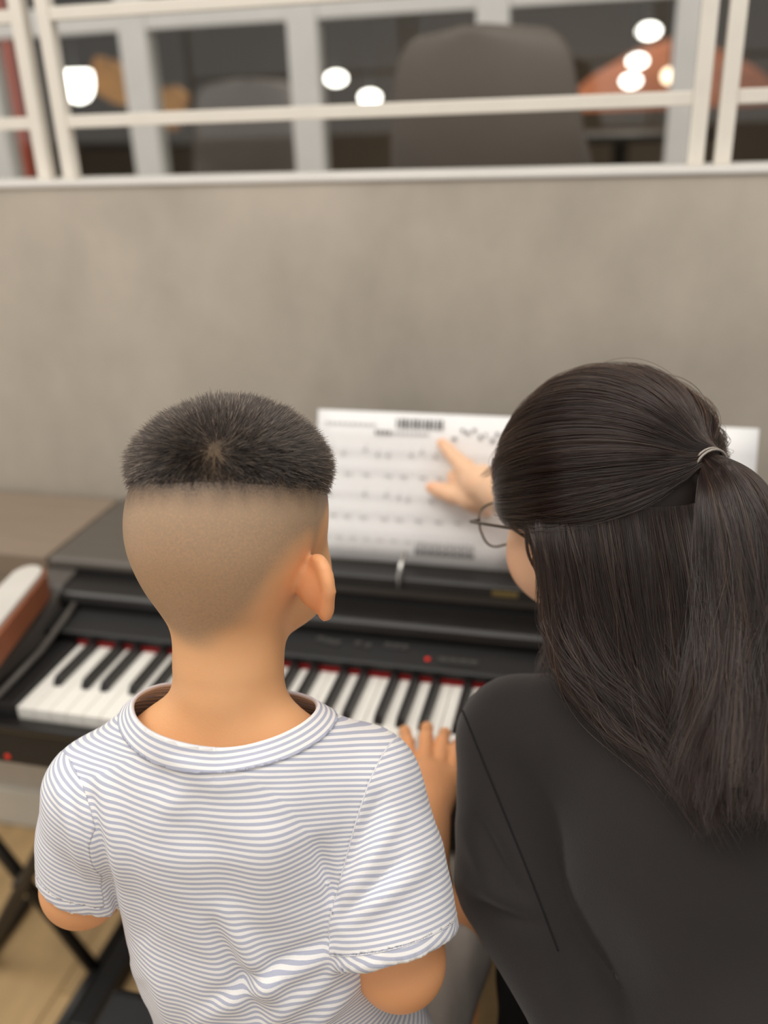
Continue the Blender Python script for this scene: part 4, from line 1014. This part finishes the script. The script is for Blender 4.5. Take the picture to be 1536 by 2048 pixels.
def resample(C, K):  # Catmull-Rom through control points (N,M,3) -> (N,K,3)
    N_, M_ = C.shape[:2]; E_ = np.concatenate([2*C[:, :1]-C[:, 1:2], C, 2*C[:, -1:]-C[:, -2:-1]], 1); out = []
    for s_ in np.linspace(0, M_-1.0001, K):
        i = int(s_); f_ = s_-i; p0, p1, p2, p3 = E_[:, i], E_[:, i+1], E_[:, i+2], E_[:, i+3]
        out.append(.5*((2*p1)+(-p0+p2)*f_+(2*p0-5*p1+4*p2-p3)*f_**2+(-p0+3*p1-3*p2+p3)*f_**3))
    return np.stack(out, 1)
for t0 in np.linspace(.17, 1.6, 24):
    C_ = push(push_head(resample(drape_pts(np.array([t0])), 9)[0]+FW*.020, -.002), FJ, .002)
    e = 7 if t0 > .1 else 6
    F.chain(list(C_[:e]), list(np.array((.010, .013, .014, .015, .015, .014, .012, .009, .004))[:e]), .016)
pt_ = [list(p) for p in ((1405, 926, .703), (1446, 956, .684), (1484, 1045, .674), (1500, 1180, .668), (1500, 1320, .665), (1490, 1440, .658), (1470, 1560, .652))]
for p in pt_[3:]: p[2] = min(p[2], jdepth(p)-.030)
for _ in range(6):
    for i_ in (5, 4, 3, 2): pt_[i_][2] = min(pt_[i_][2], (pt_[i_-1][2]+pt_[i_+1][2])/2+.002)
PT = resample(np.array([[W(*p) for p in pt_]]), 12)[0]
PT = push(PT, FJ, .022)
pr_ = np.interp(np.linspace(0, 1, 12), [0, .08, .25, .5, .75, 1], [.007, .007, .022, .034, .032, .008])
F.chain(list(PT), list(pr_*.85), .01)
FH = F
V, Q = nets(F.D, F.lo, F.h); V = relax(V, Q, 3); N = vnorm(V, Q)
np_mesh('hair', V, Q, M['hairbase_wo'], wo)
def smooth_s(P, it=6):
    P = P.copy()
    for _ in range(it): P[:, 1:-1] = (P[:, :-2]+2*P[:, 1:-1]+P[:, 2:])/4
    return P
def cl_margin(n, per, lo, hi): return (np.repeat(rng.uniform(0, 1, n//per+1)**2, per)[:n]*(hi-lo)+lo+rng.normal(0, .0004, n))[:, None]
# strands
def clumps(N_, per, K, amp, seed):
    r = np.random.default_rng(seed); n = N_//per+1; ph = r.uniform(0, 6.28, (n, 3)); fq = r.uniform(1.2, 3., (n, 3)); s_ = np.linspace(0, 1, K)
    o = np.sin(ph[:, None, :]+fq[:, None, :]*s_[None, :, None]*3.); return np.repeat(o, per, 0)[:N_]*amp
S = []
M['strand_wo_lt'] = hair_mat('woman_hair_highlights', rgb(78, 50, 36), .24, .4)
# (1) swept-back top section: from the hairline and parting to the tie
N1 = 9000; K1_ = 14; s_ = np.linspace(0, 1, K1_)
ph = rng.uniform(-1.75, 1.75, N1)         # around the head from the left parting over the top to the right
base = np.repeat(rng.uniform(-1.75, 1.75, N1//15+1), 15)[:N1]; ph = base+rng.normal(0, .025, N1)
back = rng.random(N1)**1.6*.75             # how far behind the hairline it starts
fx = .80-.42*np.abs(ph/1.75)**2*0-back*1.1
dl = np.stack([np.sin(ph)*np.sqrt(np.maximum(1-fx**2, .05)), fx, np.cos(ph)*np.sqrt(np.maximum(1-fx**2, .05))], 1)
dl[:, 2] = np.maximum(dl[:, 2], -.02-.12*(dl[:, 1] > .3))
dl /= np.linalg.norm(dl, axis=1)[:, None]
td = TIEL/np.linalg.norm(TIEL)
om = np.arccos(np.clip(dl@td, -1, 1))[:, None, None]; sq = s_[None, :, None]
D_ = (np.sin((1-sq)*om)*dl[:, None]+np.sin(sq*om)*td)/np.sin(om)
# lower strands hug the parting before rising to the tie
low = np.exp(-((np.abs(ph)-1.6)/.35)**2)[:, None]; D_[:, :, 2] -= low*.22*np.sin(np.pi*np.clip(s_, 0, 1))[None]**1.0
D_ /= np.linalg.norm(D_, axis=2)[:, :, None]
rad_ = 1/np.sqrt((D_[:, :, 0]/(WCR[0]+.0135))**2+(D_[:, :, 1]/(WCR[1]+.0135))**2+(D_[:, :, 2]/(WCR[2]+.0135))**2)
tl = np.linalg.norm(TIEL); w_ = sstep(.62, 1., s_)[None]; r0 = rad_[:, :1]
wave = np.repeat(rng.normal(0, .0034, (N1//15+1, 1)), 15, 0)[:N1]+.0008*rng.normal(size=(N1, 1))
rad_ = rad_*(1-w_)+tl*w_+(wave+.0035*np.abs(np.sin(ph*9))[:, None])*np.sin(np.pi*np.clip(s_, 0.02, .98))[None]
P_ = WC+(D_*rad_[:, :, None])@WM
P_ += clumps(N1, 15, K1_, .0010, 4)*np.sin(np.pi*s_)[None, :, None]
P_ = push(P_, FH, cl_margin(N1, 15, .0004, .003)*np.ones((1, K1_)), 3)
S.append((P_, np.interp(s_, [0, .1, .9, 1], [.00006, .00014, .00014, .0001])))
# (2) falling lower section
N2 = 9000; K2_ = 22; s_ = np.linspace(0, 1, K2_)
t0 = np.repeat(rng.uniform(0, 1.45, N2//18+1), 18)[:N2]; tj = rng.normal(0, .012, N2)
C_ = drape_pts(t0+tj); C2 = drape_pts(np.clip(t0+np.repeat(rng.normal(0, .09, N2//18+1), 18)[:N2], 0, 1.5))
wc = np.linspace(0, 1, 5)[None, :, None]**1.3; C_ = C_*(1-wc)+C2*wc
P_ = resample(C_, K2_)
out = (np.repeat(rng.uniform(-.004, .010, N2//18+1), 18)[:N2]+rng.normal(0, .0012, N2))[:, None]*sstep(0, .25, s_)[None]
P_ = P_-FW[None, None]*out[:, :, None]*1.0+clumps(N2, 18, K2_, .008, 6)*np.minimum(1, .35+3*t0)[:, None, None]*(sstep(.1, 1, s_))[None, :, None]+rng.normal(0, .0025, (N2, 1, 3))*(s_**1.5)[None, :, None]
cutl = np.repeat(rng.uniform(.78, 1.08, N2//18+1), 18)[:N2]; P_ = P_[:, :1]+(P_-P_[:, :1])*np.minimum(cutl, 1.06)[:, None, None]
P_ = push(push(push_head(P_, .0115), FJ, .008), FH, cl_margin(N2, 18, .0004, .008)*sstep(0, .2, s_)[None]+.0004, 3); P_ = push(smooth_s(P_, 4), FH, .0006, 1)
S.append((P_, np.interp(s_, [0, .05, .8, 1], [.00007, .00014, .00012, .00003])))
# (3) ponytail
N3 = 7000; K3_ = 22; s_ = np.linspace(0, 1, K3_)
PTr = resample(PT[None], K3_)[0]; prr = np.interp(s_, [0, .08, .25, .5, .75, 1], [.006, .008, .026, .037, .040, .038])
th_ = np.repeat(rng.uniform(0, 6.28, N3//16+1), 16)[:N3]+rng.normal(0, .05, N3); rr_ = np.sqrt(np.repeat(rng.uniform(.3, 1, N3//16+1), 16)[:N3])+rng.normal(0, .03, N3)
tg = np.gradient(PTr, axis=0); tg /= np.linalg.norm(tg, axis=1)[:, None]; ax1 = np.cross(tg, FW); ax1 /= np.linalg.norm(ax1, axis=1)[:, None]; ax2 = np.cross(tg, ax1)
P_ = PTr[None]+(np.cos(th_)*rr_)[:, None, None]*(ax1*prr[:, None])[None]+(np.sin(th_)*rr_)[:, None, None]*(ax2*prr[:, None]*.75)[None]
P_ += clumps(N3, 16, K3_, .010, 8)*sstep(.15, 1, s_)[None, :, None]+rng.normal(0, .003, (N3, 1, 3))*(s_**2)[None, :, None]
cutl = np.repeat(rng.uniform(.80, 1.10, N3//16+1), 16)[:N3]; P_ = P_[:, :1]+(P_-P_[:, :1])*cutl[:, None, None]
P_ = push(push(P_, FJ, .012), FH, cl_margin(N3, 16, .0004, .008)*sstep(.1, .3, s_)[None]+.0004, 3); P_ = push(smooth_s(P_, 5), FH, .0006, 1)
S.append((P_, np.interp(s_, [0, .05, .8, 1], [.0001, .00014, .00012, .00003])))
for i, (P_, r_) in enumerate(S):
    if i:
        ms = rng.random(len(P_)) < .16; Kn = P_.shape[1]; ss = np.linspace(0, 1, Kn); ph_ = rng.uniform(0, 6.28, (len(P_), 1, 3)); fq_ = rng.uniform(2., 6., (len(P_), 1, 3))
        P_ = P_+ms[:, None, None]*np.sin(ph_+fq_*ss[None, :, None])*(.0085*sstep(.15, .8, ss))[None, :, None]*np.array((1., .5, .6))
        P_ = push(P_, FJ, .004, 2)
    else:
        ms = rng.random(len(P_)) < .07; Kn = P_.shape[1]; ss = np.linspace(0, 1, Kn); P_ = P_+ms[:, None, None]*((P_-WC)/np.linalg.norm(P_-WC, axis=2)[:, :, None])*(.004*np.sin(np.pi*ss))[None, :, None]
    lt = (np.arange(len(P_))//3) % 9 == 0; hair_curves(('swept_back_strands', 'falling_strands', 'ponytail_strands')[i], P_[~lt], r_, M['strand_wo'], wo); hair_curves(('swept_back_highlights', 'falling_highlights', 'ponytail_highlights')[i], P_[lt], r_, M['strand_wo_lt'], wo)
# loose flyaway strands over the shoulder and by the face
N4 = 160; base = np.array([[W(*p) for p in q] for q in (((1100, 1180, .79), (1105, 1260, .785), (1085, 1320, .78), (1075, 1350, .775)), ((1180, 1230, .74), (1165, 1330, .735), (1180, 1400, .74), (1290, 1500, .715)), ((1225, 1200, .725), (1215, 1300, .722), (1250, 1420, .715), (1330, 1500, .70)), ((1270, 1200, .715), (1262, 1330, .70), (1290, 1420, .70), (1350, 1500, .69)), ((1010, 900, .86), (1000, 925, .865), (985, 940, .865), (965, 952, .865)), ((1085, 1080, .81), (1100, 1130, .80), (1108, 1180, .795), (1100, 1240, .79)))])
ix = rng.integers(0, len(base), N4); C_ = base[ix]+rng.normal(0, .0016, (N4, 1, 3))+rng.normal(0, .0012, (N4, 4, 3)); P_ = push(resample(C_, 14), FJ, .004)
hair_curves('loose_strands', P_, np.interp(np.linspace(0, 1, 14), [0, .8, 1], [.00016, .00014, .00004]), M['strand_wo'], wo)
# clear hair tie
M['tie'] = mat('clear_elastic', rgb(150, 140, 132), .15, vary=.05, scale=40)
tax = PT[1]-PT[0]; tax /= np.linalg.norm(tax); e1 = np.cross(tax, FW); e1 /= np.linalg.norm(e1); e2 = np.cross(tax, e1)
for k in range(2): tube('hair_tie', [TIE+tax*(.008+.0032*k)+e1*.0150*math.cos(q)+e2*.0150*math.sin(q) for q in np.linspace(0, 2*math.pi, 24, endpoint=False)], .0010, M['tie'], wo, 6, True)
# glasses
M['rim'] = mat('dark_bronze_wire', rgb(96, 84, 72), .3, metal=.8, vary=.05)
k = NT('lens'); tr = k.n('ShaderNodeBsdfTransparent'); gl = k.n('ShaderNodeBsdfGlossy'); gl.inputs['Roughness'].default_value = .03; mx = k.n('ShaderNodeMixShader'); mx.inputs[0].default_value = .07; k.l(tr.outputs[0], mx.inputs[1]); k.l(gl.outputs[0], mx.inputs[2]); k.l(mx.outputs[0], k.out.inputs[0]); M['lens'] = k.m
gs = tag(empty('eyeglasses', tuple(wl(0, .11, -.004))), 'thin bronze wire eyeglasses worn by the person in black', 'eyeglasses')
for sx in (-1, 1):
    ring = []
    for q in np.linspace(0, 2*math.pi, 28, endpoint=False):
        cx, cz = math.cos(q), math.sin(q); x = .0285*np.sign(cx)*abs(cx)**.6; z = .0215*np.sign(cz)*abs(cz)**.6
        if z < 0: x *= 1-.18*(-z/.0225)
        ring.append(wl(sx*(.038+x), .110-.010*((.038+x)/.066)**2, -.013+z))
    tube('rim', ring, .0011, M['rim'], gs, 6, True)
    bm = bmesh.new(); vs = [bm.verts.new(p) for p in ring]; bm.faces.new(vs); o = bm_obj('lens', bm, M['lens'], gs); o.modifiers.new('thick', 'SOLIDIFY').thickness = .0012
    tube('temple', [wl(sx*.0655, .100, -.004), wl(sx*.076, .098, -.003), wl(sx*.0800, .06, -.004), wl(sx*.0820, .015, -.006), wl(sx*.080, -.012, -.018)], .0015, M['rim'], gs, 6)
tube('bridge', [wl(-.011, .110, .002), wl(0, .114, .006), wl(.011, .110, .002)], .0011, M['rim'], gs, 6)
